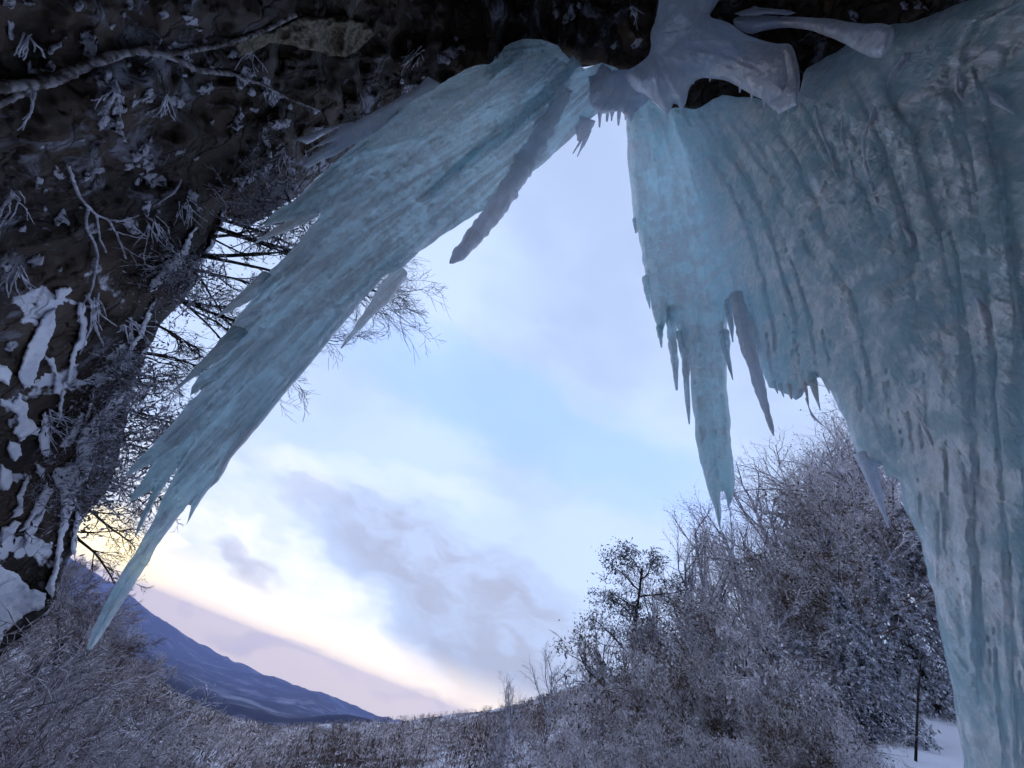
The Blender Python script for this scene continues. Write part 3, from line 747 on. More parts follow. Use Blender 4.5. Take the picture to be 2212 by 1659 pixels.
# --- arched lobe and the bent ice arm above it
lobe = [(1428, -40), (1590, -60), (1540, 20), (1527, 36), (1573, 46), (1601, 71), (1640, 85), (1683, 96), (1700, 92), (1714, 102), (1722, 125), (1729, 171), (1722, 225), (1700, 238), (1683, 246), (1662, 226), (1651, 218), (1625, 205), (1594, 186), (1570, 174), (1545, 170),
        (1519, 167), (1497, 177), (1486, 195), (1484, 222), (1473, 238), (1458, 216), (1450, 238), (1440, 247), (1420, 228), (1395, 205), (1372, 198), (1345, 158), (1385, 135), (1408, 110), (1404, 70), (1418, 40)]
lo = empty('ice_lobe'); tag(lo, 'pale scalloped ice lobe jutting from the roof between the two falls', 'ice lobe')
v, f = slab(rough_poly(chaikin(lobe), 6, 1.2, 5), lambda d: D_ICE(d)-0.75, 0.42, 60, 3.5, ice_disp(0.10, 14, 0.5, 9.0, 0.13), 0.5)
make('lobe_body', v, f, ICE_MILK, lo)
for i, (x, y, h, w) in enumerate([(1442, 225, 34, 16), (1473, 222, 26, 14), (1500, 168, 14, 7), (1535, 166, 10, 6), (1600, 184, 16, 8), (1625, 200, 18, 9), (1652, 212, 20, 10), (1684, 230, 28, 14), (1705, 225, 18, 10), (1410, 205, 18, 12), (1388, 195, 22, 12)]):
    icicle([(x, y-10), (x, y), (x-2, y+h)], [w, w, 2], depth_fn=lambda d: D_ICE(d)-0.7, mat=ICE_MILK, parent=lo, seed=400+i)
v, f = slab(rough_poly([(1655, 225), (1683, 246), (1722, 228), (1728, 175), (1718, 120), (1702, 96), (1690, 110), (1700, 160), (1690, 200)], 8, 1, 6), lambda d: D_ICE(d)-1.05, 0.12, 14, 3)
make('lobe_rim', v, f, ICE_MILK, lo)
arch = [(1578, 44), (1600, 32), (1637, 34), (1700, 36), (1780, 38), (1826, 46), (1870, 52), (1904, 48), (1935, 60), (1925, 100), (1908, 126), (1887, 126), (1860, 115), (1833, 100), (1810, 88), (1787, 78), (1744, 64), (1710, 60), (1673, 61), (1640, 68), (1623, 74), (1600, 68)]
v, f = slab(rough_poly(chaikin(arch), 6, 1.2, 7), lambda d: D_ICE(d)-0.65, 0.28, 22, 3.5, ice_disp(0.06, 14, 0.5, 12.0, 0.10))
tag(make('ice_bridge', v, f, ICE_MILK), 'bent smooth ice arm bridging a dark hollow beside the rounded lobe', 'ice formation')
v, f = slab(rough_poly([(1585, 30), (1605, 22), (1630, 12), (1640, 16), (1700, 22), (1720, 28), (1700, 34), (1650, 30), (1610, 38)], 8, 1.0, 8), lambda d: D_ICE(d)-0.25, 0.12, 10, 3)
tag(make('ice_finger', v, f, ICE_MILK), 'thin forked ice finger on the rock above the bent arm', 'ice formation')

# ------------------------------------------------------------------ snow, frost, roots on the rock
snow_bag = Bag()
snow_polys = [
    [(428, 487), (400, 522), (372, 556), (335, 598), (318, 628), (332, 634), (362, 600), (395, 575), (415, 530)],
    [(492, 448), (470, 490), (448, 535), (412, 585), (440, 570), (462, 520), (480, 485)],
    [(335, 642), (318, 680), (300, 717), (278, 752), (255, 795), (262, 800), (285, 765), (310, 722), (330, 680)],
    [(165, 652), (182, 660), (190, 700), (185, 735), (170, 760), (158, 800), (140, 860), (124, 922), (120, 920), (132, 850), (148, 790), (160, 750), (172, 700)],
    [(95, 760), (112, 775), (122, 795), (124, 820), (140, 830), (132, 852), (116, 846), (118, 815), (106, 790)],
    [(120, 662), (100, 675), (88, 692), (70, 720), (52, 765), (38, 812), (52, 840), (72, 832), (85, 790), (102, 752), (116, 715)],
    [(45, 850), (54, 870), (58, 895), (86, 926), (82, 942), (60, 940), (48, 950), (28, 932), (40, 920), (30, 890), (0, 875), (0, 858), (25, 868)],
    [(100, 888), (92, 915), (80, 950), (92, 985), (112, 985), (110, 950), (106, 915)],
    [(225, 878), (212, 890), (190, 912), (178, 930), (166, 952), (162, 1000), (140, 1008), (115, 1010), (112, 1030), (130, 1060), (132, 1110), (120, 1200), (98, 1270), (110, 1292), (130, 1210), (142, 1150), (160, 1100), (178, 1050), (205, 1000), (214, 930)],
    [(-60, 1215), (0, 1225), (35, 1235), (60, 1270), (100, 1280), (96, 1312), (50, 1332), (20, 1360), (-60, 1400)],
    [(0, 1005), (26, 1015), (30, 1040), (14, 1062), (0, 1058)], [(20, 950), (40, 960), (46, 985), (36, 1000), (20, 985)],
    [(75, 1000), (98, 1012), (92, 1035), (74, 1022)], [(48, 1040), (60, 1020), (55, 1070), (50, 1110), (20, 1120), (40, 1085)],
    [(100, 1040), (115, 1060), (95, 1095), (70, 1130), (42, 1150), (70, 1098)], [(60, 1140), (80, 1110), (100, 1090), (95, 1120), (70, 1160), (50, 1185), (48, 1160)],
    [(0, 1140), (30, 1125), (42, 1130), (20, 1165), (0, 1180)], [(222, 822), (205, 850), (195, 880), (188, 905), (182, 920), (186, 890), (198, 850), (212, 825)],
    [(240, 850), (255, 846), (248, 880), (225, 905), (222, 890)], [(150, 1180), (160, 1140), (168, 1100), (176, 1080), (174, 1110), (166, 1160), (160, 1210)],
    [(-40, 790), (10, 786), (30, 800), (20, 830), (-40, 820)], [(118, 625), (150, 620), (158, 628), (140, 640), (122, 645)],
    [(-60, 1320), (-20, 1300), (10, 1370), (-10, 1410), (-60, 1420)],
]
for i, p in enumerate(snow_polys):
    v, f = slab(rough_poly(rough_poly(p, 5, 3.5, 40+i, 22.0), 2.2, 2.4, 60+i, 6.0), lambda d: D_ROCK(d)-0.03, 0.07, 8, 2.6, lambda d, D, x, y: 0.10*(fbm(d*D[:, None]*6, 3)-0.5), 0.4)
    snow_bag.add(v, f)
tag(snow_bag.make('snow', SNOW), kind='stuff', label='ragged snow patches plastered on ledges of the dark cliff', cat='snow')

rng = np.random.RandomState(11)
fb = Bag()
def frost_patch(x, y, s, seed):
    n = 14
    th = np.linspace(0, 2*np.pi, n, endpoint=False)
    q = fbm(v3(np.cos(th)*1.7+seed, np.sin(th)*1.7, seed*1.3), 3)
    r = s*(0.35+1.5*np.clip(q-0.2, 0, 1))
    el = rng.rand()*0.8+0.8; an = rng.rand()*3.14
    u, w = np.cos(th)*r*el, np.sin(th)*r/el
    P = np.stack([x+u*np.cos(an)-w*np.sin(an), y+u*np.sin(an)+w*np.cos(an)], -1)
    return rough_poly(P, 3.5, s*0.38, seed)
zones = [(0, 0, 330, 210, 46), (240, 0, 420, 130, 18), (200, 110, 420, 330, 34), (0, 300, 330, 620, 46), (380, 60, 560, 300, 26), (560, 200, 720, 440, 34), (860, 80, 1080, 190, 26), (1180, 0, 1420, 110, 9), (300, 330, 600, 460, 22), (0, 620, 110, 1000, 4), (1700, 0, 2000, 40, 6)]
for (x0, y0, x1, y1, n) in zones:
    for k in range(int(n*0.6)):
        x, y = x0+rng.rand()*(x1-x0), y0+rng.rand()*(y1-y0)
        s = 6+19*rng.rand()**2
        v, f = slab(frost_patch(x, y, s, rng.randint(1, 999)), lambda d: D_ROCK(d)-0.01, 0.025, 6, 3.0, None, 0.2)
        fb.add(v, f)
tag(fb.make('frost', FROST), kind='stuff', label='grey rime frost crusts scattered over the dark rock roof', cat='frost')

def rock_line(pts, off=0.08):
    P = np.asarray(pts, float)
    seg = np.r_[0, np.cumsum(np.linalg.norm(np.diff(P, axis=0), axis=1))]
    n = max(6, int(seg[-1]/7)); s = np.linspace(0, seg[-1], n)
    x = np.interp(s, seg, P[:, 0]); y = np.interp(s, seg, P[:, 1])
    for _ in range(2):
        x[1:-1] = (x[:-2]+2*x[1:-1]+x[2:])/4; y[1:-1] = (y[:-2]+2*y[1:-1]+y[2:])/4
    d = px_dirs(x, y); D = D_ROCK(d)
    for _ in range(4):
        E2 = D.copy(); E2[1:-1] = np.minimum(D[1:-1], (D[:-2]+D[2:])/2); D = E2
    D = D-off
    return d*D[:, None], D
def root(pts, w0, w1, off=0.08, sides=7, seed=0):
    p, D = rock_line(pts, off)
    r = np.linspace(w0, w1, len(p))*0.5*D/F*0.8
    r = r*(1+0.5*(fbm(v3(np.arange(len(p))*0.5, seed), 3)-0.5))
    return tube(p+(_rs.rand(*p.shape)-0.5)*0.008, r*0.85, sides)
def root_thing(name, label, cat, lines, mat, group=None):
    b = Bag()
    for i, (p, a, c) in enumerate(lines):
        v, f = root(p, a, c, seed=i+len(label)); b.add(v, f)
    return tag(b.make(name, mat), label, cat, group)
root_thing('tree_root', 'thick frosted root running across the dark rock roof at upper left', 'root',
           [([(-120, 215), (0, 188), (60, 182), (110, 176), (170, 150), (215, 130), (255, 118), (300, 108), (350, 118), (385, 130), (430, 152), (500, 160)], 17, 9),
            ([(110, 176), (60, 192), (0, 225), (-80, 262)], 10, 7), ([(350, 118), (420, 108), (500, 92), (560, 70), (640, 30)], 9, 7), ([(430, 152), (500, 160), (560, 178), (620, 212), (690, 240)], 7, 4)], ROOT)
root_thing('forked_twig', 'white forked twig hanging from the dark cliff above the snow patches', 'twig',
           [([(148, 357), (160, 395), (175, 431), (209, 465), (236, 475), (250, 500), (262, 530), (272, 558)], 6, 3), ([(190, 450), (184, 490), (202, 519), (212, 555), (204, 600), (190, 650)], 5, 3),
            ([(209, 465), (214, 510), (229, 546)], 4, 3), ([(236, 475), (280, 478), (300, 500), (320, 513)], 4, 2), ([(250, 480), (285, 470), (300, 466)], 3, 2), ([(250, 500), (290, 512), (318, 515)], 3, 2)], TWIGW)
root_thing('bent_twig', 'thin kinked twig on bare rock below the frost tufts', 'twig', [([(392, 388), (378, 415), (345, 437), (330, 446)], 4, 2.5), ([(350, 432), (342, 445)], 2.5, 2)], TWIGW)
def tuft(name, label, ox, oy, n, ln, spread, w=2.6, cat='rootlets', bias=(0, 0)):
    dv = np.array([ox-ZEN[0], oy-ZEN[1]]); dv = dv/np.linalg.norm(dv)*0.35+np.array([0.25, 0.85])+np.array(bias); dv /= np.linalg.norm(dv)
    pr = np.array([-dv[1], dv[0]]); lines = []
    for k in range(n):
        o = np.array([ox, oy])+pr*(rng.rand()-0.5)*spread*0.35+dv*(rng.rand()-0.5)*spread*0.3
        a = (rng.rand()-0.5)*1.7; l = ln*(0.25+0.9*rng.rand())
        e = o+(dv*math.cos(a)+pr*math.sin(a))*l
        m = (o+e)/2+pr*(rng.rand()-0.5)*l*0.45
        lines.append(([tuple(o), tuple(m), tuple(e)], w, w*0.55))
        if rng.rand() < 0.45:
            e2 = m+(dv*math.cos(a+0.6)+pr*math.sin(a+0.6))*l*0.3
            lines.append(([tuple(m), tuple((m+e2)/2), tuple(e2)], w*0.7, w*0.5))
    root_thing(name, label, cat, lines, TWIGW)
tuft('hanging_rootlets', 'bundle of frosted rootlets hanging under a frost tuft on the roof', 250, 190, 9, 110, 45, 3.2)
tuft('hanging_rootlets', 'sparse fan of straight frosted rootlets beside the dark hollow', 360, 205, 7, 70, 40, 2.8)
tuft('hanging_rootlets', 'pair of long thin rootlets under the thick root', 70, 190, 4, 95, 60, 2.8)
tuft('hanging_rootlets', 'frosted fibres hanging at the top left corner of the rock', 60, 80, 7, 60, 60, 3.0)
tuft('hanging_rootlets', 'curly frosted fibres under the tan moss ledge', 540, 110, 10, 45, 60, 2.4)
tuft('hanging_rootlets', 'small frosted fibres beside the ice plates', 620, 330, 9, 50, 70, 2.6)
tuft('hanging_rootlets', 'fine pale stalks low on the cliff at the picture edge', 40, 580, 8, 70, 50, 2.4)
tuft('hanging_rootlets', 'tangle of white twigs above the snow-filled cracks', 200, 640, 12, 100, 90, 3.0, bias=(0.5, -0.2))
tuft('hanging_rootlets', 'white twigs crossing the snowy crack near the cliff edge', 280, 700, 12, 90, 90, 2.8, bias=(0.6, -0.4))
tuft('hanging_rootlets', 'fine frosted twigs trailing over brown rock under the bent twig', 330, 480, 12, 70, 80, 2.2, bias=(0.3, 0))
tuft('hanging_rootlets', 'spray of frosted fibres at mid height on the picture edge', 30, 420, 10, 80, 70, 2.2)
tuft('hanging_rootlets', 'thin frosted twigs fanning above the long snow streak', 400, 440, 10, 60, 70, 2.2, bias=(0.3, -0.1))
tuft('hanging_rootlets', 'frosted twig tangle over the lowest snow-filled gully', 110, 900, 14, 100, 110, 2.2, bias=(0.5, -0.5))
tuft('hanging_rootlets', 'loose frosted fibres on the roof above the upper ice plates', 900, 110, 12, 45, 110, 2.2)
tuft('hanging_rootlets', 'short frosted fibres dangling beside the roof junction', 1370, 20, 8, 45, 50, 3.0)
mp_ = [(505, 92), (560, 70), (640, 40), (700, 35), (790, 40), (806, 75), (770, 115), (745, 122), (690, 110), (640, 98), (590, 90), (545, 112), (515, 118)]
v, f = slab(rough_poly(mp_, 8, 5, 77), lambda d: D_ROCK(d)-0.05, 0.12, 14, 3.5, lambda d, D, x, y: 0.12*(fbm(d*D[:, None]*9, 3)-0.5))
tag(make('moss_cushion', v, f, MOSS), 'tan dry moss and grass cushion on the rock roof', 'moss')

# ------------------------------------------------------------------ vegetation
def unit(v): return v/(np.linalg.norm(v)+1e-12)
def branch_line(rg, p, d, ln, n, wander, up):
    pts = [p]; d = unit(d)
    for _ in range(n):
        d = unit(d+rg.normal(size=3)*wander+np.array([0, 0, up])); pts.append(pts[-1]+d*ln/n)
    return np.array(pts), d
def grow(rg, thick, thin, p, d, ln, r, lvl, spec):
    """spec per level: (points, wander, up, children, child length, angle, sides)"""
    n, wander, up, kids, kl, ang, sides = spec[lvl]
    pts, _ = branch_line(rg, p, d, ln, n, wander, up)
    rad = np.linspace(r, r*(0.35 if lvl < len(spec)-1 else 0.55), len(pts))
    v, f = tube(pts, rad, sides)
    (thick if lvl < 2 else thin).add(v, f)
    if lvl+1 >= len(spec): return [pts[-1]]
    tips = []
    for k in range(kids):
        t = (0.22+0.78*(k+rg.rand())/kids)*(len(pts)-1)
        i = min(int(t), len(pts)-2); q = pts[i]+(pts[i+1]-pts[i])*(t-i)
        ax = unit(pts[i+1]-pts[i]); side = unit(np.cross(ax, rg.normal(size=3)))
        a = ang*(0.7+0.6*rg.rand())
        nd = ax*math.cos(a)+side*math.sin(a)
        tips += grow(rg, thick, thin, q, nd, ln*kl*(0.6+0.7*rg.rand())*(1.15-0.45*t/(len(pts)-1)), max(r*0.5*(1.1-0.5*t/(len(pts)-1)), spec[-1][1]*0+0.004), lvl+1, spec)
    return tips
def quads(rg, c, size, aspect=0.5, droop=0.0):
    """leaf-sized faces at points c"""
    n = len(c)
    a = rg.normal(size=(n, 3)); a[:, 2] -= droop; a /= np.linalg.norm(a, axis=1, keepdims=True)
    b = np.cross(a, rg.normal(size=(n, 3))); b /= np.linalg.norm(b, axis=1, keepdims=True)+1e-9
    s = size*(0.6+0.8*rg.rand(n))[:, None]
    a = a*s; b = b*s*aspect
    v = np.stack([c, c+a*0.5+b*0.5, c+a, c+a*0.5-b*0.5], 1).reshape(-1, 3)
    return v, np.arange(4*n).reshape(-1, 4)

# --- bare trees on the rim of the cliff, seen against the sky: rooted on the rim, leaning out over the drop
rim = [((488, 500), 7.2, (965, 585), 8.2, 0.045, 'bare tree leaning farthest past the curtain, twig tips beyond its right edge'),
       ((455, 560), 7.4, (880, 690), 8.6, 0.045, 'bare crooked tree with twigs showing right of the curtain middle'),
       ((405, 650), 7.9, (735, 815), 9.2, 0.04, 'bare tree with twig tips below the right edge of the curtain'),
       ((500, 480), 7.0, (690, 470), 7.6, 0.03, 'small bare tree in the gap between rock and upper ice spikes'),
       ((480, 520), 7.2, (660, 560), 7.8, 0.03, 'dark bare tree just under the upper ice spikes'),
       ((440, 590), 7.6, (600, 600), 8.2, 0.03, 'slim bare tree behind the broad side blade of the curtain'),
       ((400, 650), 7.9, (560, 690), 8.4, 0.03, 'bare tree with parallel limbs between cliff and curtain'),
       ((350, 705), 8.2, (520, 770), 8.8, 0.026, 'bare tree behind the long side icicle of the curtain'),
       ((320, 770), 8.6, (500, 800), 9.2, 0.026, 'bare sapling below the long side icicle'),
       ((292, 830), 9.0, (450, 850), 9.6, 0.026, 'bare sapling with straight dark stems on the cliff rim'),
       ((285, 890), 9.2, (430, 940), 9.8, 0.024, 'bare sapling beside the shadowed juniper on the rim'),
       ((275, 960), 9.6, (420, 1010), 10.2, 0.024, 'bare sapling behind the tips of the dagger spikes'),
       ((250, 1040), 10.0, (400, 1080), 10.6, 0.022, 'bare twiggy sapling low on the rim behind the dagger'),
       ((195, 1100), 10.6, (345, 1165), 11.2, 0.024, 'bare bush glowing in front of the yellow dusk light'),
       ((165, 1150), 11.0, (330, 1225), 11.6, 0.024, 'bare bush at the foot of the yellow dusk light'),
       ((120, 1330), 11.0, (215, 1210), 11.5, 0.022, 'twiggy bush rising from the snow mound at the cliff foot'), ((150, 1385), 10.5, (300, 1290), 11.0, 0.022, 'twiggy bush crossed by the ice dagger'),
       ((200, 1440), 10.0, (335, 1345), 10.5, 0.022, 'twiggy bush right of the ice dagger tip'), ((95, 1300), 11.5, (180, 1185), 12.0, 0.022, 'twiggy bush tight against the cliff foot'),
       ((240, 1490), 10.0, (375, 1425), 10.5, 0.022, 'lowest twiggy bush at the right end of the thicket'), ((180, 1410), 10.2, (250, 1265), 10.8, 0.022, 'upright twiggy bush behind the ice dagger tip')]
for i, (pa, da, pb, db, r0, lab) in enumerate(rim):
    rg = np.random.RandomState(50+i)
    sh_ = (26, 8) if i < 13 else (8, 2)
    a = px_dirs(float(pa[0]-sh_[0]), float(pa[1]-sh_[1]))*da; b = px_dirs(*map(float, pb))*db
    ln = np.linalg.norm(b-a)
    t = empty('bare_tree', tuple(a)); tag(t, lab, 'tree', 'bare trees along the cliff rim')
    th, tn = Bag(), Bag()
    nst = 2 if 2 < i < 15 else 3 if i < 3 else 5
    spec = [(7, 0.10, 0.0, 9 if i < 3 else 8, 0.50, 0.55, 6), (5, 0.16, 0.02, 6, 0.50, 0.6, 4), (4, 0.2, 0.0, 5 if i < 3 else 4, 0.55, 0.6, 3), (3, 0.2, 0, 0, 0, 0, 3)]
    for k in range(nst):
        r0 = min(r0, 0.028)
        dd = unit(b-a)+rg.normal(size=3)*(0.10 if k == 0 else 0.22)
        grow(rg, th, tn, rg.normal(size=3)*0.008*k, dd, ln*(0.8 if k == 0 else 0.6+0.2*rg.rand()), r0*(1 if k == 0 else 0.7), 0, spec)
    th.make('trunk', BARK if i < 15 else SHRUB, t); tn.make('crown', BARK if i < 15 else SHRUB, t)

# --- dark rimed junipers hanging on the rim
for i, (p, dep, sz, lab) in enumerate([((262, 800), 8.3, 1.0, 'dark rimed juniper bush on the rim under the saplings'), ((268, 930), 8.9, 1.3, 'big dark rimed juniper bush beside the snow-filled gully'),
                                       ((225, 1035), 9.6, 1.3, 'dark rimed juniper bush hanging lowest beside the yellow light'), ((395, 600), 7.2, 0.8, 'small rimed bush between two snow streaks on the rim'),
                                       ((600, 455), 6.6, 0.8, 'frosted bush tucked under the upper ice plates')]):
    rg = np.random.RandomState(90+i)
    c = px_dirs(*map(float, p)); c = c*min(dep, float(D_ROCK(c[None])[0])+0.1)
    t = empty('juniper_bush', tuple(c)); tag(t, lab, 'bush', 'rimed bushes on the cliff')
    th, tn = Bag(), Bag()
    out = unit(-c*0.4+np.array([0.3, 0, -0.2]))
    for k in range(60):
        dd = unit(rg.normal(size=3)+out*0.7)
        grow(rg, th, tn, rg.normal(size=3)*0.28*sz, dd, sz*(0.3+0.35*rg.rand()), 0.012, 0, [(3, 0.2, 0, 4, 0.6, 0.7, 4), (3, 0.3, 0, 3, 0.5, 0.7, 3), (2, 0.2, 0, 0, 0, 0, 3)])
    v, f = th.get(); tn.add(v, f)
    cs = rg.normal(size=(1400, 3))*np.array([0.34, 0.34, 0.34])*sz
    v, f = quads(rg, cs, 0.07*sz, 0.35); tn.add(v, f)
    tn.make('foliage', FR_DARK, t, False)

# --- prototypes for the wooded slope
def frosted_tree(seed, h=7.0, leaf=0, spread=0.55):
    rg = np.random.RandomState(seed); th, tn = Bag(), Bag()
    spec = [(8, 0.06, 0.05, 13, 0.42, spread, 7), (6, 0.14, 0.06, 8, 0.45, 0.6, 5), (4, 0.2, 0.04, 6, 0.5, 0.65, 3), (3, 0.25, 0.0, 0, 0, 0, 3)]
    tips = grow(rg, th, tn, np.zeros(3), np.array([0.05, 0, 1]), h*0.82, 0.09, 0, spec)
    for q in range(2):
        tips += grow(rg, th, tn, np.zeros(3), unit(np.array([rg.normal()*0.35, rg.normal()*0.35, 1])), h*0.62, 0.06, 0, spec)
    tips = np.array(tips)
    fl = Bag()
    c = tips+rg.normal(size=(len(tips), 3))*0.03
    v, f = quads(rg, c, 0.06, 0.45, 0.5); fl.add(v, f)
    if leaf:
        sel = tips[rg.rand(len(tips)) < 0.6]
        c = np.repeat(sel, leaf, 0)+rg.normal(size=(len(sel)*leaf, 3))*0.16
        v, f = quads(rg, c, 0.11, 0.5, 0.8); fl.add(v, f)
    return th, tn, fl
def tree_thing(name, parts, mats):
    t = empty(name)
    for (nm, bag), m in zip(parts, mats): bag.make(nm, m, t, nm in ('trunk', 'snow_load'))
    return t
protos = []
for k in range(3):
    th, tn, fl = frosted_tree(300+k, 7.0, 0 if k != 1 else 3)
    tv, tf = tn.get(); fl.add(tv, tf)
    protos.append(tree_thing('frosted_tree', [('trunk', th), ('crown', fl)], [FR_DARK, FR_TWIG if k != 1 else FR_LEAF]))
th, tn, fl = frosted_tree(320, 7.0, 0, 0.7)
tv, tf = tn.get(); b0 = Bag(); b0.add(tv, tf)
protos.append(tree_thing('frosted_tree', [('trunk', th), ('crown', b0)], [FR_DARK, FR_DARK]))

def fir(seed, h=5.0):
    rg = np.random.RandomState(seed); th, nd, sn = Bag(), Bag(), Bag()
    v, f = tube(np.array([[0, 0, 0], [0.02, 0, h*0.5], [0, 0.02, h]]), [0.10, 0.06, 0.012], 7); th.add(v, f)
    z = 0.25
    while z < h*0.97:
        R = (1-z/h)**0.8*h*0.34+0.08
        nb = 7
        for k in range(nb):
            a = 2*np.pi*(k+rg.rand())/nb; o = np.array([math.cos(a), math.sin(a), 0.0]); sd = np.array([-o[1], o[0], 0])
            L_ = R*(0.75+0.4*rg.rand()); s = np.linspace(0, 1, 6)
            sp = np.array([0, 0, z])+o*(s*L_)[:, None]+np.array([0, 0, 1])*(0.14*s-0.80*s**2)[:, None]*L_
            vv, ff = tube(sp, np.linspace(0.018, 0.006, 6), 3); nd.add(vv, ff)
            m = int(26+64*L_)
            u = rg.rand(m)**0.8; base = np.stack([np.interp(u, s, sp[:, q]) for q in range(3)], -1)
            w = (1-u*0.75)*L_*0.33
            c = base+sd*((rg.rand(m)*2-1)*w)[:, None]+np.array([0, 0, -0.05])
            vq, fq = quads(rg, c, 0.13, 0.28, 0.9); nd.add(vq, fq)
            # broken snow lying on the bough
            ms = int(m*0.55); u = rg.rand(ms)**0.7; base = np.stack([np.interp(u, s, sp[:, q]) for q in range(3)], -1)
            c = base+sd*((rg.rand(ms)*2-1)*(1-u*0.75)*L_*0.26)[:, None]+np.array([0, 0, 0.02])
            vq, fq = quads(rg, c, 0.10, 0.7, 0.2); sn.add(vq, fq)
        z += 0.20+0.10*rg.rand()+0.03*h*(1-z/h)
    return tree_thing('fir_tree', [('trunk', th), ('boughs', nd), ('snow_load', sn)], [BARK, NEEDLE, FROSTSNOW])
FROSTSNOW = simple('bough_snow', (0.36, 0.36, 0.42), (0.74, 0.74, 0.82), 9.0, 0.9, 0.6, 0.02)
firs = [fir(400), fir(401)]
def leafy_shrub(seed, h=1.6):
    rg = np.random.RandomState(seed); th, tn, lf = Bag(), Bag(), Bag(); tips = []
    spec = [(5, 0.18, 0.04, 7, 0.5, 0.65, 4), (4, 0.25, 0.0, 6, 0.5, 0.75, 3), (3, 0.3, -0.06, 5, 0.5, 0.7, 3), (2, 0.25, -0.1, 0, 0, 0, 3)]
    for k in range(9):
        tips += grow(rg, th, tn, np.zeros(3), unit(np.array([rg.normal()*0.6, rg.normal()*0.6, 1])), h*(0.6+0.4*rg.rand()), 0.018, 0, spec)
    tips = np.array(tips); tips = tips[rg.rand(len(tips)) < 0.30]; c = np.repeat(tips, 5, 0)+rg.normal(size=(len(tips)*5, 3))*np.array([0.04, 0.04, 0.03])
    v, f = quads(rg, c, 0.05, 0.45, 1.2); lf.add(v, f)
    v, f = tn.get(); lf.add(v, f)
    return tree_thing('frosted_shrub', [('stems', th), ('foliage', lf)], [FR_DARK, FR_LEAF if seed % 2 else FR_TWIG])
shrubs = [leafy_shrub(500), leafy_shrub(501), leafy_shrub(502)]
def pine(seed=600, h=6.0):
    rg = np.random.RandomState(seed); th, tn, lf = Bag(), Bag(), Bag()
    spec = [(8, 0.05, 0.03, 15, 0.36, 1.05, 7), (5, 0.15, 0.06, 10, 0.45, 0.7, 5), (4, 0.2, 0.05, 0, 0, 0, 4)]
    tips = np.array(grow(rg, th, tn, np.zeros(3), np.array([-0.12, 0, 1]), h, 0.10, 0, spec))
    c = np.repeat(tips, 60, 0)+rg.normal(size=(len(tips)*60, 3))*np.array([0.19, 0.19, 0.09])
    v, f = quads(rg, c, 0.12, 0.32, 0.3); lf.add(v, f); v, f = tn.get(); lf.add(v, f)
    return tree_thing('pine_tree', [('trunk', th), ('crown', lf)], [BARK, frosted('rimed_pine_needles', (0.05, 0.055, 0.055), (0.60, 0.58, 0.66), 0.44, 0.62, 2.0)])
used = set()
def place(proto, hproto, px, r, label, cat, group, rot):
    d = px_dirs(*map(float, px)); az, el = az_el(d)
    x, y = math.sin(R_(float(az)))*r, math.cos(R_(float(az)))*r
    gz = ground_z(x, y)-0.15
    h = max(0.8, r*math.tan(R_(float(el)))-gz)
    if proto.name in used: o = copy_tree(proto)
    else: o = proto; used.add(proto.name)
    o.location = (x, y, gz); s = h/hproto; ws = s if hproto < 3 else s*0.85 if hproto < 5.5 else max(s, 0.75)**0.8; o.scale = (ws, ws, s); o.rotation_euler = (0, 0, rot)
    tag(o, label, cat, group)
    return o
GT = 'rimed trees in the clump on the right slope'
common = 'rime-covered bare tree in the dense clump right of the hanging column'
tree_spec = [((1730, 960), 15.5, 2, 'pale rounded rimed crown between the fringe icicles and the waterfall'), ((1815, 900), 14.5, 2, None), ((1765, 920), 16.5, 0, None), ((1670, 1010), 15, 2, None), ((1600, 1080), 15.5, 0, None),
             ((1490, 1090), 17, 0, 'rime-covered tree with thin twigs at the left tip of the hanging column'), ((1462, 1140), 15, 3, 'dark thin-twigged tree left of the column tip, above the pine'),
             ((1575, 1065), 19, 2, None), ((1640, 1000), 17, 0, None), ((1700, 935), 16, 2, 'pale hazy rimed tree under the short fringe of icicles'), ((1790, 870), 15, 0, 'tallest rimed tree, its top touching the frozen waterfall'),
             ((1850, 930), 13, 2, None), ((1745, 1000), 12.5, 0, None), ((1620, 1110), 13, 2, None), ((1530, 1190), 12, 0, None), ((1690, 1140), 11, 2, None), ((1560, 1260), 10.5, 1, 'rusty-leaved rimed tree in the middle of the clump'),
             ((1300, 1330), 17, 3, 'sparse bare tree left of the pine, seeds on its twigs'), ((1205, 1395), 22, 3, 'smaller sparse bare tree at the left end of the slope'), ((1125, 1480), 30, 3, 'last thin sapling on the hill skyline left of the slope'),
             ((1435, 1215), 21, 1, 'brown-leaved rimed tree behind the pine'), ((1760, 1110), 10.5, 1, 'rusty rimed tree right of the middle of the clump'), ((1350, 1390), 14, 2, 'low pale rimed tree below the pine branches'),
             ((1270, 1450), 13, 0, 'low rimed tree at the left foot of the clump'), ((1480, 1330), 9.5, 2, 'white-branched rimed tree in front of the pine trunk'), ((1640, 1230), 9.0, 0, 'rimed tree with a bright white forked limb in the clump')]
for i, (p, r, k, lab) in enumerate(tree_spec):
    place(protos[k], 7.0, p, r, lab or common, 'tree', GT, i*1.7)
for i, (p, r, k, lab) in enumerate([((150, 1200), 12.5, 3, 'dark twiggy tree beside the snow mound at the cliff foot'), ((215, 1255), 11.5, 0, 'rimed twiggy tree behind the tip of the ice dagger'), ((120, 1235), 11, 0, 'rimed tree nearest the snow mound at the cliff foot'),
                                  ((285, 1335), 11.0, 3, 'thin twiggy tree right of the ice dagger tip, against blue mountains'), ((335, 1425), 10.5, 2, 'low rimed tree at the right end of the left thicket')]):
    place(protos[k], 7.0, p, r, lab, 'tree', 'rimed trees on the left slope', 2.0+i*1.9)
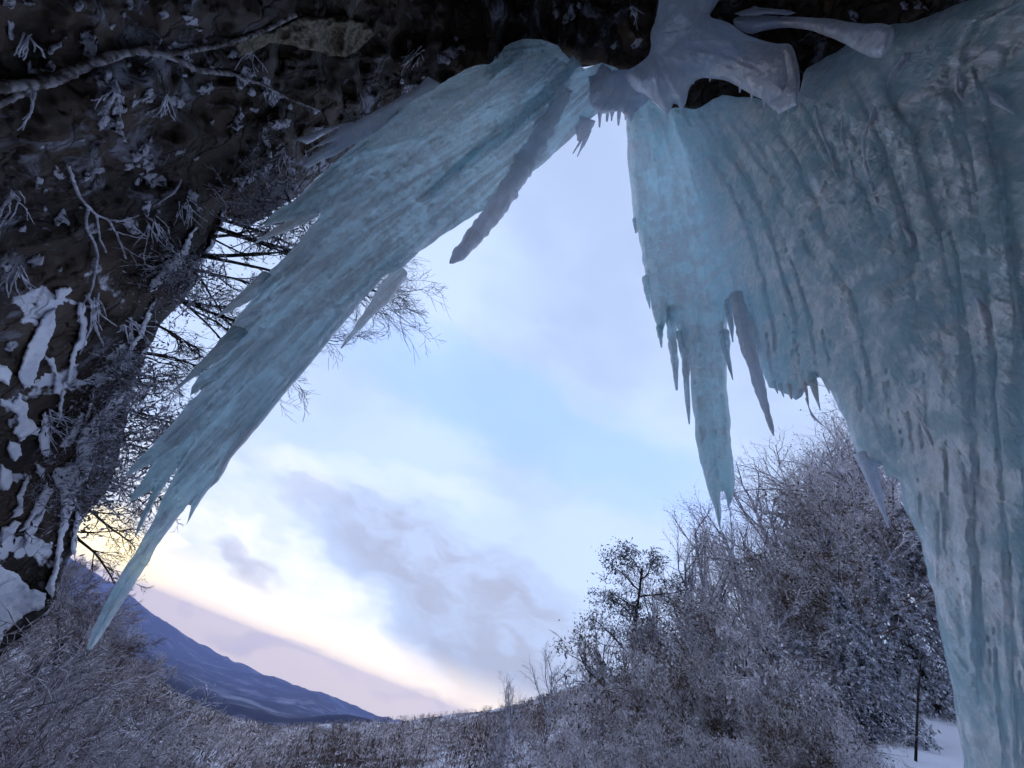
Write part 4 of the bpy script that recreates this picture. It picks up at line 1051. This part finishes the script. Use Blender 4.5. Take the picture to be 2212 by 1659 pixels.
fir_spec = [((1945, 1085), 12.5, 'tall snow-laden fir against the edge of the ice pillar'), ((1875, 1180), 11.0, 'snow-laden fir left of the ice pillar, behind the lone drooping icicle'), ((1800, 1260), 8.5, 'snow-laden fir in front of the clump'),
            ((1720, 1370), 8.0, 'low snow-laden fir in the lower clump'), ((1800, 1370), 8.4, 'young snow-laden fir above the lower shrubs'), ((1640, 1340), 8.6, 'snow-laden fir left of the lower firs'), ((1560, 1400), 8.0, 'leftmost snow-laden fir of the lower clump')]
for i, (p, r, lab) in enumerate(fir_spec):
    place(firs[i % 2], 5.0, p, r, lab, 'fir tree', 'snow-laden firs by the ice pillar', i*2.1)
place(pine(), 6.0, (1385, 1238), 14.5, 'rimed pine with layered needle clumps at the left of the wooded slope', 'pine tree', None, 0.4)
sh = [(1500, 1400, 8), (1600, 1440, 7), (1690, 1470, 6.6), (1730, 1450, 6.8), (1400, 1470, 9), (1300, 1520, 10), (1545, 1540, 6), (1690, 1580, 5.4), (1440, 1590, 6), (1600, 1610, 5), (1730, 1630, 5), (1330, 1600, 7), (1230, 1570, 10), (1500, 1480, 7), (1750, 1530, 5.8), (1610, 1350, 8), (1400, 1380, 11)]
for i, (x, y, r) in enumerate(sh):
    place(shrubs[i % 3], 1.6, (x, y), r, 'frosted leafy shrub crowded at the foot of the wooded slope', 'shrub', 'frosted shrubs at the foot of the slope', i*1.3)
for p in protos+firs+shrubs:
    if p.name not in used:
        for c in list(p.children): bpy.data.objects.remove(c)
        bpy.data.objects.remove(p)

# --- thicket and hillside wood: uncountable masses
def scatter(proto_list, az0, az1, r0, r1, n, seed, smin_, smax_, dens=1.0, over=0.3):
    rg = np.random.RandomState(seed); bag = Bag()
    for k in range(n):
        az = az0+(az1-az0)*rg.rand(); r = math.exp(math.log(r0)+(math.log(r1)-math.log(r0))*rg.rand()**dens)
        x, y = math.sin(R_(az))*r, math.cos(R_(az))*r
        pts.append((x, y, az, r, rg.rand()*6.28, smin_+(smax_-smin_)*rg.rand(), rg.randint(len(proto_list))))
    A_ = np.array(pts[-n:]); z = terrain(A_[:, 2], A_[:, 3])
    lim = A_[:, 3]*np.tan(np.radians(np.interp(A_[:, 2], near_az, near_el)+over))-z
    for (x, y, az, r, ro, s, k), zz_, lm in zip(A_, z, lim):
        v, f = proto_list[int(k)]; c, si = math.cos(ro), math.sin(ro)
        s = min(s, max(lm, 0.25)/v[:, 2].max())
        bag.add(np.stack([(v[:, 0]*c-v[:, 1]*si)*s+x, (v[:, 0]*si+v[:, 1]*c)*s+y, v[:, 2]*s+zz_-0.05], -1), f)
    return bag
pts = []
def twig_bush(seed, n1, n2, h, r):
    rg = np.random.RandomState(seed); a, b = Bag(), Bag()
    for k in range(n1):
        grow(rg, a, b, rg.normal(size=3)*np.array([0.25, 0.25, 0]), unit(np.array([rg.normal()*0.55, rg.normal()*0.55, 1])), h*(0.55+0.45*rg.rand()), r, 0, [(4, 0.24, -0.03, n2, 0.50, 0.75, 4), (3, 0.32, -0.03, n2, 0.45, 0.8, 3), (3, 0.35, 0, 0, 0, 0, 3)])
    v, f = b.get(); a.add(v, f); return a.get()
nearb = [twig_bush(700+k, 11, 5, 1.5, 0.012) for k in range(3)]
midb = [twig_bush(710+k, 6, 3, 2.2, 0.024) for k in range(3)]
def far_tuft(seed, n=46, h=5.0):
    rg = np.random.RandomState(seed); bg_ = Bag()
    th = rg.rand(n)*6.283; rr = np.sqrt(rg.rand(n))*1.25; z = h*(0.18+0.80*rg.rand(n)**0.8)
    w = np.sqrt(np.clip(1.1-(z/h)**2, 0.1, 1))
    c = np.stack([np.cos(th)*rr*w, np.sin(th)*rr*w, z], -1)
    v, f = quads(rg, c, 0.48, 0.32, -0.8); bg_.add(v, f)
    v, f = tube(np.array([[0, 0, 0], [0.1, 0, h*0.8]]), [0.07, 0.02], 3); bg_.add(v, f)
    return bg_.get()
farb = [far_tuft(720+k) for k in range(4)]
u1 = scatter(nearb, -62, -14, 4.2, 16, 88, 801, 0.8, 1.3)
tag(u1.make('undergrowth', SHRUB), kind='stuff', label='tangled frosted purple-brown thicket filling the lower left', cat='undergrowth')
u2 = scatter(midb, -62, 30, 13, 70, 300, 802, 0.6, 1.2)
tag(u2.make('undergrowth', SHRUB), kind='stuff', label='frosted brush on the hollow below the cave', cat='undergrowth')
FORESTM = frosted('far_rimed_wood', (0.08, 0.055, 0.045), (0.62, 0.54, 0.54), 0.42, 0.62, 0.10)
u3 = scatter(farb, -60, 42, 45, 380, 5000, 803, 0.50, 1.15, 0.75)
tag(u3.make('forest', FORESTM, smooth=False), kind='stuff', label='mauve bare woodland covering the near hillside', cat='woodland')

# --- saplings and a twiggy tuft on the snow slope
def snow_pt(x, y, r=None):
    d = px_dirs(float(x), float(y)); 
    ts = np.geomspace(2.5, 40, 400); P = d[None]*ts[:, None]
    g = terrain(np.degrees(np.arctan2(P[:, 0], P[:, 1])), np.hypot(P[:, 0], P[:, 1]))
    k = np.argmax(P[:, 2] < g) if (P[:, 2] < g).any() else int(np.argmin(np.abs(ts-6)))
    return P[k]
rg = np.random.RandomState(5)
b = snow_pt(1978, 1645); e = px_dirs(1990.0, 1420.0)*np.linalg.norm(b)*1.02
t = empty('sapling', tuple(b)); tag(t, 'single thin dark stem standing in the snow beside the ice pillar', 'sapling')
bb = Bag(); v, f = tube(np.array([b*0, (e-b)*0.5+rg.normal(size=3)*0.02, e-b]), [0.014, 0.011, 0.006], 6); bb.add(v, f); bb.make('stem', BARK, t)
b = snow_pt(1860, 1650); q = [px_dirs(float(x), float(y))*np.linalg.norm(b)*0.99 for x, y in ((1860, 1652), (1910, 1640), (1960, 1636), (1990, 1622), (2006, 1612))]
v, f = tube(np.array(q), [0.012, 0.018, 0.02, 0.02, 0.024], 6)
tag(make('fallen_branch', v, f, BARK), 'bent dark branch lying on the snow at the bottom', 'branch')
c = snow_pt(2050, 1510)
t = empty('heather_tuft', tuple(c)); tag(t, 'dark twiggy tuft poking out of the snow by the pillar', 'shrub')
bb, tn = Bag(), Bag()
for k in range(26):
    grow(rg, bb, tn, np.zeros(3), unit(rg.normal(size=3)+np.array([0, 0, 0.8])), 0.28, 0.008, 0, [(3, 0.2, 0, 3, 0.6, 0.6, 4), (2, 0.2, 0, 2, 0.6, 0.6, 3), (2, 0.2, 0, 0, 0, 0, 3)])
v, f = tn.get(); bb.add(v, f); bb.make('stems', BARK, t)

# ------------------------------------------------------------------ haze in the air
def haze_box(hx, z0, z1):
    v = [(x, y, z) for x in (-hx, hx) for y in (-hx, hx) for z in (z0, z1)]
    f = [(0, 1, 3, 2), (4, 6, 7, 5), (0, 4, 5, 1), (2, 3, 7, 6), (0, 2, 6, 4), (1, 5, 7, 3)]
    m, t = new_mat('winter_haze')
    vol = N(t, 'ShaderNodeVolumePrincipled')
    vol.inputs['Color'].default_value = (0.50, 0.58, 1.0, 1); vol.inputs['Density'].default_value = 4.5e-5
    o = N(t, 'ShaderNodeOutputMaterial'); L(t, vol.outputs[0], o.inputs['Volume'])
    h = make('haze', v, f, m, smooth=False)
    return tag(h, kind='stuff', label='pale blue winter haze filling the valley air', cat='haze')
haze_box(24000.0, -2500.0, float(zz.max())+25.0)
